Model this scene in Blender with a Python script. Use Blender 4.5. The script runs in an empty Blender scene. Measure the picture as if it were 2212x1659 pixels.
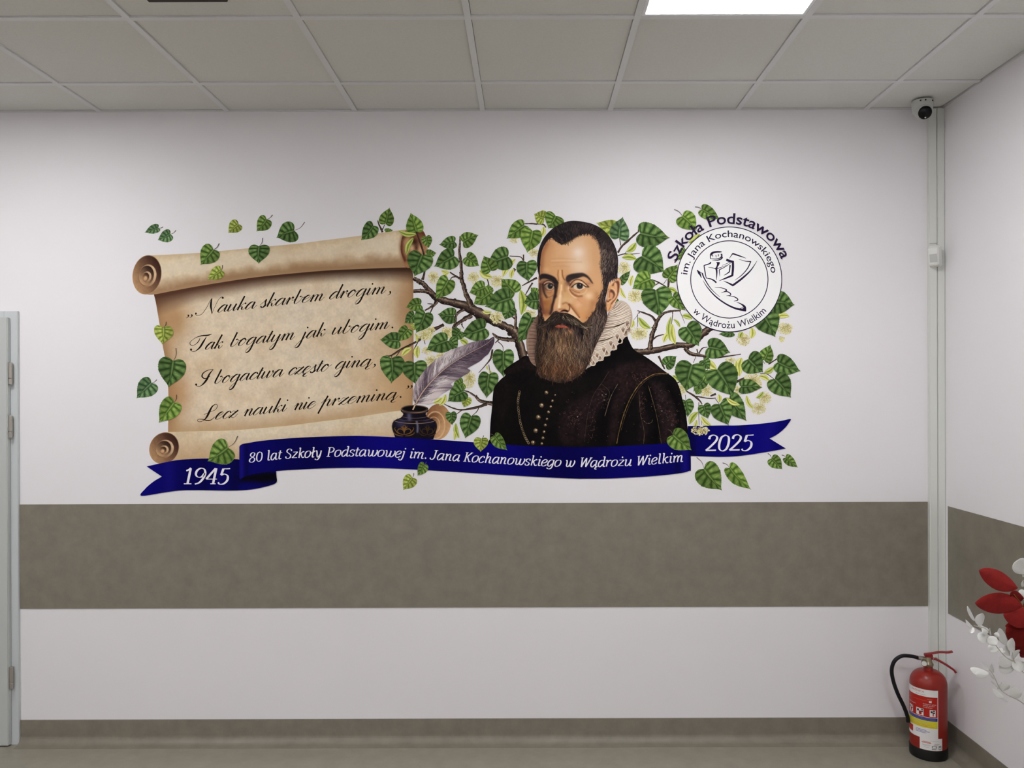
import bpy, bmesh, math, random
import numpy as np
from mathutils import Vector, Matrix
from mathutils.geometry import delaunay_2d_cdt

SC = bpy.context.scene
COL = SC.collection
random.seed(7)
RNG = np.random.default_rng(11)

# ------------------------------------------------------------------ camera, world, lights, exposure
F_PX, DIST, EYE = 1733.0, 3.77, 1.649        # focal length in pixels, distance to the mural wall, eye height
VX, VY, ROLL = 1140.0, 845.0, 0.003          # vanishing point of the depth lines, slight roll of the phone
PXM = F_PX / DIST                            # pixels per metre on the mural wall
cam_d = bpy.data.cameras.new('camera')
cam = bpy.data.objects.new('camera', cam_d)
COL.objects.link(cam)
cam.location = (0, -DIST, EYE)
cam.rotation_euler = (Matrix.Rotation(math.pi / 2, 4, 'X') @ Matrix.Rotation(-ROLL, 4, 'Z')).to_euler()
cam_d.sensor_fit = 'HORIZONTAL'
cam_d.sensor_width = 36.0
cam_d.lens = F_PX / 2212 * 36.0
cam_d.shift_x = (1106.0 - VX) / 2212
cam_d.shift_y = (VY - 829.5) / 2212
cam_d.clip_start = 0.05
SC.camera = cam

world = bpy.data.worlds.new('world')
world.use_nodes = True
world.node_tree.nodes['Background'].inputs[0].default_value = (0.8, 0.85, 0.9, 1)
world.node_tree.nodes['Background'].inputs[1].default_value = 0.05
SC.world = world
SC.view_settings.view_transform = 'Standard'
SC.view_settings.look = 'None'
SC.view_settings.exposure = 0.0
SC.view_settings.gamma = 1.0
SC.view_settings.use_curve_mapping = False
PANEL_EMIT = 27.5                             # brightness of the ceiling light panels
PANEL_TINT = (1.0, 0.985, 0.99)

# ------------------------------------------------------------------ small helpers
def lin(c):
    c = np.asarray(c, float) / 255.0
    return np.where(c <= 0.04045, c / 12.92, ((c + 0.055) / 1.055) ** 2.4)

def new_mat(name, rgb, rough=0.5, spec=0.3, metal=0.0, noise=None, bump=None, emit=None):
    """noise = (scale, amount, detail) varies the colour; bump = (scale, strength)"""
    m = bpy.data.materials.new(name)
    m.use_nodes = True
    nt = m.node_tree
    b = nt.nodes['Principled BSDF']
    c = tuple(float(x) for x in lin(rgb)) + (1.0,)
    b.inputs['Base Color'].default_value = c
    b.inputs['Roughness'].default_value = rough
    b.inputs['Specular IOR Level'].default_value = spec
    b.inputs['Metallic'].default_value = metal
    if noise or bump:
        tc = nt.nodes.new('ShaderNodeTexCoord')
    if noise:
        n = nt.nodes.new('ShaderNodeTexNoise')
        n.inputs['Scale'].default_value = noise[0]
        n.inputs['Detail'].default_value = noise[2]
        n.inputs['Roughness'].default_value = 0.65
        nt.links.new(tc.outputs['Object'], n.inputs['Vector'])
        r = nt.nodes.new('ShaderNodeValToRGB')
        r.color_ramp.elements[0].position = 0.3
        r.color_ramp.elements[1].position = 0.7
        r.color_ramp.elements[0].color = tuple(x * (1 - noise[1]) for x in c[:3]) + (1,)
        r.color_ramp.elements[1].color = tuple(min(1, x * (1 + noise[1])) for x in c[:3]) + (1,)
        nt.links.new(n.outputs['Fac'], r.inputs['Fac'])
        nt.links.new(r.outputs['Color'], b.inputs['Base Color'])
    if bump:
        n2 = nt.nodes.new('ShaderNodeTexNoise')
        n2.inputs['Scale'].default_value = bump[0]
        n2.inputs['Detail'].default_value = 4
        nt.links.new(tc.outputs['Object'], n2.inputs['Vector'])
        bp = nt.nodes.new('ShaderNodeBump')
        bp.inputs['Strength'].default_value = bump[1]
        bp.inputs['Distance'].default_value = 0.002
        nt.links.new(n2.outputs['Fac'], bp.inputs['Height'])
        nt.links.new(bp.outputs['Normal'], b.inputs['Normal'])
    if emit:
        b.inputs['Emission Color'].default_value = tuple(emit[0]) + (1,)
        b.inputs['Emission Strength'].default_value = emit[1]
    return m

def link(name, mesh, mat, parent=None, smooth=False):
    o = bpy.data.objects.new(name, mesh)
    COL.objects.link(o)
    if mat is not None:
        mesh.materials.append(mat)
    if smooth:
        mesh.polygons.foreach_set('use_smooth', [True] * len(mesh.polygons))
    if parent is not None:
        o.parent = parent
    return o

def bm_obj(name, bm, mat, parent=None, smooth=False, bevel=0.0, segs=2):
    if bevel > 0:
        bmesh.ops.bevel(bm, geom=list(bm.edges), offset=bevel, segments=segs, affect='EDGES', clamp_overlap=True)
    bmesh.ops.recalc_face_normals(bm, faces=list(bm.faces))
    me = bpy.data.meshes.new(name)
    bm.to_mesh(me)
    bm.free()
    return link(name, me, mat, parent, smooth)

def add_box(bm, x0, x1, y0, y1, z0, z1):
    vs = [bm.verts.new(p) for p in ((x0, y0, z0), (x1, y0, z0), (x1, y1, z0), (x0, y1, z0),
                                    (x0, y0, z1), (x1, y0, z1), (x1, y1, z1), (x0, y1, z1))]
    for f in ((0, 3, 2, 1), (4, 5, 6, 7), (0, 1, 5, 4), (1, 2, 6, 5), (2, 3, 7, 6), (3, 0, 4, 7)):
        bm.faces.new([vs[i] for i in f])
    return vs

def box_obj(name, x0, x1, y0, y1, z0, z1, mat, parent=None, bevel=0.0):
    bm = bmesh.new()
    add_box(bm, x0, x1, y0, y1, z0, z1)
    return bm_obj(name, bm, mat, parent, bevel=bevel)

def add_lathe(bm, prof, seg=32, mat4=None):
    """prof = [(radius, height)...] turned round the local z axis"""
    rings = []
    for r, z in prof:
        if r < 1e-6:
            rings.append([bm.verts.new((0, 0, z))])
        else:
            rings.append([bm.verts.new((r * math.cos(2 * math.pi * i / seg), r * math.sin(2 * math.pi * i / seg), z)) for i in range(seg)])
    for a, b in zip(rings[:-1], rings[1:]):
        for i in range(seg):
            j = (i + 1) % seg
            if len(a) == 1 and len(b) == 1:
                continue
            if len(a) == 1:
                bm.faces.new((a[0], b[j], b[i]))
            elif len(b) == 1:
                bm.faces.new((a[i], a[j], b[0]))
            else:
                bm.faces.new((a[i], a[j], b[j], b[i]))
    vs = [v for r in rings for v in r]
    if mat4 is not None:
        bmesh.ops.transform(bm, matrix=mat4, verts=vs)
    return vs

def add_tube(bm, pts, radii, seg=10, caps=True, squash=None):
    pts = [Vector(p) for p in pts]
    if not hasattr(radii, '__len__'):
        radii = [radii] * len(pts)
    up = Vector((0, 0, 1))
    rings = []
    prev = None
    for i, p in enumerate(pts):
        t = (pts[min(i + 1, len(pts) - 1)] - pts[max(i - 1, 0)]).normalized()
        if prev is None:
            n = t.cross(up)
            if n.length < 1e-3:
                n = t.cross(Vector((1, 0, 0)))
            n.normalize()
        else:
            n = (prev - t * prev.dot(t)).normalized()
        prev = n
        b = t.cross(n)
        q = squash or 1.0
        rings.append([bm.verts.new(p + (n * math.cos(2 * math.pi * k / seg) + b * q * math.sin(2 * math.pi * k / seg)) * radii[i]) for k in range(seg)])
    for a, b in zip(rings[:-1], rings[1:]):
        for k in range(seg):
            bm.faces.new((a[k], a[(k + 1) % seg], b[(k + 1) % seg], b[k]))
    if caps:
        bm.faces.new(rings[0][::-1])
        bm.faces.new(rings[-1])

def cr(pts, n=8, closed=False):
    """Catmull-Rom curve through the points"""
    P = np.asarray(pts, float)
    m = len(P)
    if m < 3 and not closed:
        t = np.linspace(0, 1, n + 1)[:, None]
        return P[0] * (1 - t) + P[-1] * t
    out = []
    segs = m if closed else m - 1
    for i in range(segs):
        if closed:
            p0, p1, p2, p3 = P[(i - 1) % m], P[i], P[(i + 1) % m], P[(i + 2) % m]
        else:
            p1, p2 = P[i], P[i + 1]
            p0 = P[i - 1] if i > 0 else 2 * p1 - p2
            p3 = P[i + 2] if i + 2 < m else 2 * p2 - p1
        for k in range(n):
            t = k / n
            out.append(0.5 * (2 * p1 + (p2 - p0) * t + (2 * p0 - 5 * p1 + 4 * p2 - p3) * t * t + (3 * p1 - p0 - 3 * p2 + p3) * t ** 3))
    if not closed:
        out.append(P[-1])
    return np.array(out)

def tag(o, label, cat, group=None, kind=None):
    o['label'] = label
    o['category'] = cat
    if group:
        o['group'] = group
    if kind:
        o['kind'] = kind
    return o

def empty(name, loc=(0, 0, 0)):
    o = bpy.data.objects.new(name, None)
    COL.objects.link(o)
    o.empty_display_size = 0.05
    o.location = loc
    return o

def struct(o):
    o['kind'] = 'structure'
    return o

# ------------------------------------------------------------------ the room
RX, LX, BY, CZ = 1.949, -4.35, -6.6, 2.967    # right wall, left wall, wall behind the camera, ceiling height
M_WALL = new_mat('white_wall_paint', (232, 230, 233), 0.55, 0.25, noise=(0.7, 0.012, 3), bump=(160, 0.06))
M_VINYL = new_mat('brown_grey_vinyl', (128, 122, 110), 0.42, 0.35, noise=(14, 0.13, 10), bump=(300, 0.05))
M_FLOOR = new_mat('floor_vinyl', (142, 137, 124), 0.33, 0.4, noise=(12, 0.11, 10), bump=(250, 0.04))
M_TILE = new_mat('mineral_ceiling_tile', (219, 219, 214), 0.9, 0.1, noise=(120, 0.03, 3), bump=(400, 0.12))
M_TBAR = new_mat('white_ceiling_grid', (222, 223, 224), 0.45, 0.3)
M_DOOR = new_mat('grey_door_paint', (186, 190, 188), 0.4, 0.35)
M_FRAME = new_mat('grey_frame_paint', (196, 201, 203), 0.4, 0.35)
M_STEEL = new_mat('brushed_steel', (178, 174, 166), 0.32, 0.5, metal=0.9)
M_GREYPLASTIC = new_mat('pale_grey_plastic', (216, 219, 213), 0.38, 0.35)

struct(box_obj('floor', LX - 0.1, RX + 0.1, BY - 0.1, 0.1, -0.1, 0, M_FLOOR))
struct(box_obj('wall_back', LX - 0.1, RX + 0.1, 0, 0.1, 0, CZ + 0.1, M_WALL))
struct(box_obj('wall_right', RX, RX + 0.1, BY, 0, 0, CZ + 0.1, M_WALL))
struct(box_obj('wall_left', LX - 0.1, LX, BY, 0, 0, CZ + 0.1, M_WALL))
struct(box_obj('wall_rear', LX, RX, BY - 0.1, BY, 0, CZ + 0.1, M_WALL))

GX0, GY0, TP = 0.3916, -0.336, 0.6            # one crossing of the ceiling grid, its pitch
def grid_lines(first, lo, hi):
    a = first - math.ceil((first - lo) / TP) * TP
    out = []
    while a < hi:
        if a > lo + 0.02 and a < hi - 0.02:
            out.append(a)
        a += TP
    return out
gxs = grid_lines(GX0, LX, RX)
gys = grid_lines(GY0, BY, 0)
PANELS = [(GX0, -0.936), (GX0 - 3.0, -0.936), (GX0 - 0.0, -3.336), (GX0 - 3.0, -3.336), (GX0 - 0.0, -5.736), (GX0 - 3.0, -5.736)]
bm = bmesh.new()
xs = [LX] + gxs + [RX]
ys = [BY] + gys + [0]
for i in range(len(xs) - 1):
    for j in range(len(ys) - 1):
        if any(abs(xs[i] - px) < 0.01 and abs(ys[j + 1] - py) < 0.01 for px, py in PANELS):
            continue
        x0, x1, y0, y1 = xs[i] + 0.0135, xs[i + 1] - 0.0135, ys[j] + 0.0135, ys[j + 1] - 0.0135
        add_box(bm, x0, x1, y0, y1, CZ + 0.006, CZ + 0.02)
add_box(bm, LX - 0.1, RX + 0.1, BY - 0.1, 0.1, CZ + 0.03, CZ + 0.1)
struct(bm_obj('ceiling', bm, M_TILE))
bm = bmesh.new()
for x in gxs:
    add_box(bm, x - 0.012, x + 0.012, BY, 0, CZ, CZ + 0.029)
for y in gys:
    for i in range(len(xs) - 1):
        add_box(bm, xs[i] + 0.0121, xs[i + 1] - 0.0121, y - 0.012, y + 0.012, CZ + 0.0004, CZ + 0.029)
add_box(bm, LX, RX, -0.006, -0.0005, CZ - 0.001, CZ + 0.029)
add_box(bm, RX - 0.006, RX - 0.0005, BY, 0, CZ - 0.001, CZ + 0.029)
struct(bm_obj('trim_1', bm, M_TBAR))

def wall_z(py):
    return EYE + (VY - py) / PXM
def wall_x(px):
    return (px - VX) / PXM
DOOR_R = wall_x(42.5)
TRUNK_L = wall_x(2003)
struct(box_obj('trim_2', DOOR_R, TRUNK_L - 0.0005, -0.003, 0, 0.634, 1.124, M_VINYL, bevel=0.0008))
struct(box_obj('trim_3', RX - 0.003, RX, BY, -0.0485, 0.612, 1.110, M_VINYL, bevel=0.0008))

def skirting(name, p0, p1, inward):
    """coved vinyl skirting: upright 95 mm, turning onto the floor with a 30 mm radius"""
    prof = [(0.0, 0.112), (0.0025, 0.112), (0.003, 0.109)]
    r = 0.036
    for k in range(9):
        a = k / 8 * math.pi / 2
        prof.append((0.003 + r * (1 - math.cos(a)), 0.0025 + r * (1 - math.sin(a))))
    prof += [(0.003 + r + 0.02, 0.0012), (0.003 + r + 0.02, 0.0), (0.0, 0.0)]
    bm = bmesh.new()
    a = [bm.verts.new((p0[0] + inward[0] * d, p0[1] + inward[1] * d, z)) for d, z in prof]
    b = [bm.verts.new((p1[0] + inward[0] * d, p1[1] + inward[1] * d, z)) for d, z in prof]
    n = len(prof)
    for i in range(n):
        bm.faces.new((a[i], a[(i + 1) % n], b[(i + 1) % n], b[i]))
    bm.faces.new(a)
    bm.faces.new(b[::-1])
    return struct(bm_obj(name, bm, M_VINYL, smooth=False))
skirting('baseboard_back', (DOOR_R + 0.001, 0), (RX, 0), (0, -1))
skirting('baseboard_right', (RX, 0), (RX, BY), (-1, 0))

# the door in the mural wall, cut by the left edge of the photograph
door = struct(empty('door_1', (DOOR_R - 0.5, 0, 0)))
def rel(o, parent):
    o.parent = parent
    o.matrix_parent_inverse = Matrix.Translation(-Vector(parent.location))
    return o
bm = bmesh.new()
DW = 1.04
add_box(bm, DOOR_R - 0.062, DOOR_R, -0.014, 0.0, 0.0, 2.031)
add_box(bm, DOOR_R - DW, DOOR_R - DW + 0.062, -0.014, 0.0, 0.0, 2.031)
add_box(bm, DOOR_R - DW + 0.062, DOOR_R - 0.062, -0.014, 0.0, 1.985, 2.031)
rel(bm_obj('door_frame', bm, M_FRAME, bevel=0.002), door)
rel(box_obj('door_leaf', DOOR_R - DW + 0.045, DOOR_R - 0.033, -0.038, -0.0145, 0.006, 2.000, M_DOOR, bevel=0.003), door)
for y0, y1 in ((780, 827), (894, 941), (1432, 1479)):
    bm = bmesh.new()
    z1, z0 = wall_z(y0), wall_z(y1)
    zm = z0 + (z1 - z0) * 0.27
    for a, b in ((z0, zm - 0.0006), (zm + 0.0006, z1)):
        add_lathe(bm, [(0, a), (0.0078, a), (0.0085, a + 0.001), (0.0085, b - 0.001), (0.0078, b), (0, b)], 20, Matrix.Translation((DOOR_R - 0.0232, -0.032, 0)))
    add_box(bm, DOOR_R - 0.0275, DOOR_R - 0.0205, -0.027, -0.0141, z0 + 0.004, z1 - 0.004)
    rel(bm_obj('hinge', bm, M_STEEL), door)
bm = bmesh.new()
add_lathe(bm, [(0, 0), (0.026, 0), (0.026, 0.006), (0.011, 0.008), (0.011, 0.05), (0, 0.05)], 20,
          Matrix.Translation((DOOR_R - DW + 0.11, -0.038, 1.05)) @ Matrix.Rotation(math.pi / 2, 4, 'X'))
add_tube(bm, [(DOOR_R - DW + 0.11, -0.08, 1.05), (DOOR_R - DW + 0.24, -0.08, 1.05)], 0.010, 12)
rel(bm_obj('door_handle', bm, M_STEEL), door)

# ceiling light panels: frame and glowing diffuser
M_DIFF = new_mat('lit_diffuser', (250, 250, 252), 0.5, 0.2, emit=(PANEL_TINT, PANEL_EMIT))
M_PFRAME = new_mat('panel_frame', (236, 238, 242), 0.4, 0.3)
def light_panel(x, y, label):
    t = empty('ceiling_light', (x + 0.3, y - 0.3, CZ))
    bm = bmesh.new()
    x0, x1, y0, y1 = x + 0.0125, x + 0.5875, y - 0.5875, y - 0.0125
    w = 0.012
    for a in ((x0, x1, y0, y0 + w), (x0, x1, y1 - w, y1), (x0, x0 + w, y0 + w, y1 - w), (x1 - w, x1, y0 + w, y1 - w)):
        add_box(bm, a[0], a[1], a[2], a[3], CZ + 0.0005, CZ + 0.025)
    rel(bm_obj('frame', bm, M_PFRAME), t)
    rel(box_obj('diffuser', x0 + w, x1 - w, y0 + w, y1 - w, CZ + 0.003, CZ + 0.02, M_DIFF), t)
    tag(t, label, 'ceiling light', 'square ceiling light panels')
LP = ['lit square ceiling panel at the top edge above the portrait', 'lit ceiling panel beyond the door side, out of view', 'lit ceiling panel above the camera',
      'lit ceiling panel behind the camera on the door side', 'lit ceiling panel at the rear wall', 'lit ceiling panel at the rear wall on the door side']
for (x, y), l in zip(PANELS, LP):
    light_panel(x, y, l)
# ------------------------------------------------------------------ the printed mural: tools
# The print is a set of thin vinyl layers on the wall. Points are read in pixels of enlarged details of the
# photograph; a frame (origin, scale) turns them into points of the wall's plane.
def FR(ox, oy, s):
    return lambda pts: np.asarray(pts, float).reshape(-1, 2) / s + (ox, oy)
A_ = FR(660, 440, 4.424); B_ = FR(660, 700, 5.027); P_ = FR(1040, 460, 3.191); D_ = FR(1360, 700, 5.821)
F_ = FR(1140, 470, 8.296); G_ = FR(1120, 640, 7.542); M_ = FR(1430, 430, 5.53); S5 = FR(280, 440, 5.53)
S1 = FR(280, 660, 5.267); R3 = FR(280, 900, 4.424); R4 = FR(760, 900, 4.424); R5 = FR(1240, 880, 4.424)
Z7 = FR(1330, 440, 5.53); E1 = FR(1150, 580, 20.74); E2 = FR(1200, 580, 20.74); N_ = FR(1160, 640, 16.59)
EA = FR(1290, 590, 18.43); T5 = FR(390, 600, 8.848); T7 = FR(400, 690, 9.217); T9 = FR(410, 760, 8.848)
T11 = FR(420, 840, 8.848); ID = FR(0, 0, 1)
SCALE = {A_: 4.424, B_: 5.027, P_: 3.191, D_: 5.821, F_: 8.296, G_: 7.542, M_: 5.53, S5: 5.53, S1: 5.267, R3: 4.424,
         R4: 4.424, R5: 4.424, Z7: 5.53, E1: 20.74, E2: 20.74, N_: 16.59, EA: 18.43, T5: 8.848, T7: 9.217, T9: 8.848, T11: 8.848, ID: 1.0}

INK = 1.12                                   # printed colour against the wall's white
def ink(c):
    return np.clip(lin(np.clip(c, 0, 255)) * INK, 0, 0.9)

M_PRINT = bpy.data.materials.new('printed_vinyl')
M_PRINT.use_nodes = True
_nt = M_PRINT.node_tree
_at = _nt.nodes.new('ShaderNodeVertexColor')
_at.layer_name = 'ink'
_pb = _nt.nodes['Principled BSDF']
_nt.links.new(_at.outputs['Color'], _pb.inputs['Base Color'])
_pb.inputs['Roughness'].default_value = 0.6
_pb.inputs['Specular IOR Level'].default_value = 0.05

class Stack:
    y = 0.0004
class Ink:
    """collects printed shapes of one part; every later shape lies a hair in front of the earlier ones"""
    def __init__(self):
        self.V, self.Z, self.C, self.F, self.n, self.k, self.zmax = [], [], [], [], 0, 0, 0.0
    def _add(self, P, C, F, lv=None):
        if lv is None:
            lv = 1 + self.k % 9
            self.k += 1
        z = lv * 1.5e-6
        self.zmax = max(self.zmax, z)
        P = np.asarray(P, float)
        C = np.asarray(C, float)
        if C.ndim == 1:
            C = np.tile(C, (len(P), 1))
        self.V.append(P); self.C.append(C); self.Z.append(np.full(len(P), z))
        self.F += [tuple(i + self.n for i in f) for f in F]
        self.n += len(P)
    def ribbon(self, pts, w, c, c2=None, prof=None, lv=None):
        """pts (n,2); w full width (scalar or n); c colour, c2 = colour at the far end; prof = colours across"""
        pts = np.asarray(pts, float)
        n = len(pts)
        w = np.broadcast_to(np.asarray(w, float), (n,))
        t = np.gradient(pts, axis=0)
        l = np.hypot(t[:, 0], t[:, 1]); l[l == 0] = 1
        nx, ny = -t[:, 1] / l, t[:, 0] / l
        c = np.asarray(c, float)
        if prof is None:
            cc = np.tile(c, (n, 1)) if c.ndim == 1 else c
            if c2 is not None:
                s = np.linspace(0, 1, n)[:, None]
                cc = c * (1 - s) + np.asarray(c2, float) * s
            offs = [-0.5, 0.5]
            cols = [cc, cc]
        else:
            m = len(prof)
            offs = [(-0.5 + j / (m - 1)) for j in range(m)]
            cols = [np.asarray(p, float) if np.ndim(p) == 2 else np.tile(p, (n, 1)) for p in prof]
        m = len(offs)
        P = np.zeros((n, m, 2)); CC = np.zeros((n, m, 3))
        for j, o in enumerate(offs):
            P[:, j, 0] = pts[:, 0] + nx * w * o
            P[:, j, 1] = pts[:, 1] + ny * w * o
            CC[:, j] = cols[j]
        F = [(i * m + j, i * m + j + 1, (i + 1) * m + j + 1, (i + 1) * m + j) for i in range(n - 1) for j in range(m - 1)]
        self._add(P.reshape(-1, 2), CC.reshape(-1, 3), F, lv)
    def disc(self, x, y, r, c, ry=None, rot=0, n=12, lv=None, c_mid=None):
        a = np.linspace(0, 2 * math.pi, n, endpoint=False)
        u, v = r * np.cos(a), (ry or r) * np.sin(a)
        P = np.stack([x + u * math.cos(rot) - v * math.sin(rot), y + u * math.sin(rot) + v * math.cos(rot)], 1)
        P = np.vstack([[[x, y]], P])
        C = np.tile(np.asarray(c, float), (n + 1, 1))
        if c_mid is not None:
            C[0] = c_mid
        self._add(P, C, [(0, 1 + i, 1 + (i + 1) % n) for i in range(n)], lv)
    def fill(self, outline, col, step=None, lv=None):
        """filled outline; col is a colour, or a function of (n,2) points when step gives the sampling"""
        O = np.asarray(outline, float)
        keep = np.hypot(*(O - np.roll(O, 1, 0)).T) > 1e-4
        O = O[keep]
        pts = [Vector(p) for p in O]
        if step:
            x0, y0 = O.min(0); x1, y1 = O.max(0)
            gx, gy = np.meshgrid(np.arange(x0 + step * .5, x1, step), np.arange(y0 + step * .5, y1, step))
            g = np.stack([gx.ravel(), gy.ravel()], 1)
            g[:, 0] += (np.floor(g[:, 1] / step) % 2) * step * 0.5
            g = g[inside(g, O)]
            pts += [Vector(p) for p in g]
        r = delaunay_2d_cdt(pts, [], [list(range(len(O)))], 1, 1e-5)
        V = np.array([tuple(v) for v in r[0]])
        self._add(V, col(V) if callable(col) else col, [tuple(f) for f in r[2]], lv)
    def grid(self, P, C, lv=None):
        n, m = P.shape[:2]
        F = [(i * m + j, i * m + j + 1, (i + 1) * m + j + 1, (i + 1) * m + j) for i in range(n - 1) for j in range(m - 1)]
        self._add(P.reshape(-1, 2), C.reshape(-1, 3), F, lv)
    def build(self, name, parent, at=None, adv=True):
        V = np.vstack(self.V); Z = np.concatenate(self.Z); C = ink(np.vstack(self.C))
        dx, dy = V[:, 0] - VX, V[:, 1] - VY
        X = (dx - ROLL * dy) / PXM
        H = EYE - (dy + ROLL * dx) / PXM
        Y = -(Stack.y + Z)
        o3 = np.array(at if at is not None else world_loc(parent))
        co = np.stack([X, Y, H], 1) - o3
        me = bpy.data.meshes.new(name)
        me.from_pydata(co.tolist(), [], self.F)
        a = me.color_attributes.new('ink', 'FLOAT_COLOR', 'POINT')
        a.data.foreach_set('color', np.hstack([C, np.ones((len(C), 1))]).astype(np.float32).ravel())
        o = bpy.data.objects.new(name, me)
        COL.objects.link(o)
        me.materials.append(M_PRINT)
        o.parent = parent
        o.location = o3 - np.array(world_loc(parent))
        if adv:
            Stack.y += self.zmax + 4e-6
        return o

def world_loc(o):
    v = Vector((0, 0, 0))
    while o is not None:
        v += o.location
        o = o.parent
    return tuple(v)
def on_wall(px, py):
    dx, dy = px - VX, py - VY
    return ((dx - ROLL * dy) / PXM, 0.0, EYE - (dy + ROLL * dx) / PXM)
def inside(p, O):
    x, y = p[:, 0], p[:, 1]
    r = np.zeros(len(p), bool)
    q = np.roll(O, -1, 0)
    for (ax, ay), (bx, by) in zip(O, q):
        if ay == by:
            continue
        c = ((ay > y) != (by > y)) & (x < (bx - ax) * (y - ay) / (by - ay) + ax)
        r ^= c
    return r
def seg_dist(p, L, closed=False):
    d = np.full(len(p), 1e9)
    q = list(zip(L, np.roll(L, -1, 0))) if closed else list(zip(L[:-1], L[1:]))
    for a, b in q:
        ab = b - a
        t = np.clip(((p - a) @ ab) / max(ab @ ab, 1e-9), 0, 1)
        e = p - a - t[:, None] * ab
        d = np.minimum(d, e[:, 0] ** 2 + e[:, 1] ** 2)
    return np.sqrt(d)
def vnoise(p, s, seed):
    r = np.random.default_rng(seed)
    T = r.random((256, 256))
    x, y = p[:, 0] / s + 37.3, p[:, 1] / s + 11.7
    i, j = np.floor(x).astype(int), np.floor(y).astype(int)
    u, v = x - i, y - j
    u, v = u * u * (3 - 2 * u), v * v * (3 - 2 * v)
    g = lambda a, b: T[a % 256, b % 256]
    return (g(i, j) * (1 - u) + g(i + 1, j) * u) * (1 - v) + (g(i, j + 1) * (1 - u) + g(i + 1, j + 1) * u) * v
def fbm(p, s, seed, o=4):
    return sum(vnoise(p, s / 2 ** k, seed + k) * 0.5 ** k for k in range(o)) / sum(0.5 ** k for k in range(o))
def paint(P, base, ops):
    """soft brush work of the print: b blob, l line, p soft-edged shape; each op starts with its frame"""
    C = np.tile(np.asarray(base, float), (len(P), 1)) if np.ndim(base) == 1 else np.array(base, float)
    for op in ops:
        fr, k, col, al = op[:4]
        s = SCALE[fr]
        if k == 'b':
            (c,), rx, ry = fr([op[4]]), op[5] / s, op[6] / s
            rot = op[7] if len(op) > 7 else 0
            d = P - c
            u, v = d[:, 0] * math.cos(rot) + d[:, 1] * math.sin(rot), -d[:, 0] * math.sin(rot) + d[:, 1] * math.cos(rot)
            a = np.exp(-((u / rx) ** 2 + (v / ry) ** 2))
        elif k == 'l':
            L = cr(fr(op[5]), 5)
            a = np.exp(-(seg_dist(P, L) / (op[4] / s * 0.62)) ** 2)
        else:
            L = cr(fr(op[5]), 4, True)
            d = seg_dist(P, L, True)
            d = np.where(inside(P, L), d, -d)
            t = np.clip(d / (op[4] / s) * 0.5 + 0.5, 0, 1)
            a = t * t * (3 - 2 * t)
        a = (a * al)[:, None]
        C = C * (1 - a) + np.asarray(col, float) * a
    return C
def taper(n, w0, w1, w2):
    """width going w0 -> w1 (middle) -> w2"""
    t = np.linspace(0, 1, n)
    return np.where(t < .5, w0 + (w1 - w0) * np.sin(t * math.pi), w2 + (w1 - w2) * np.sin(t * math.pi))

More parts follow.
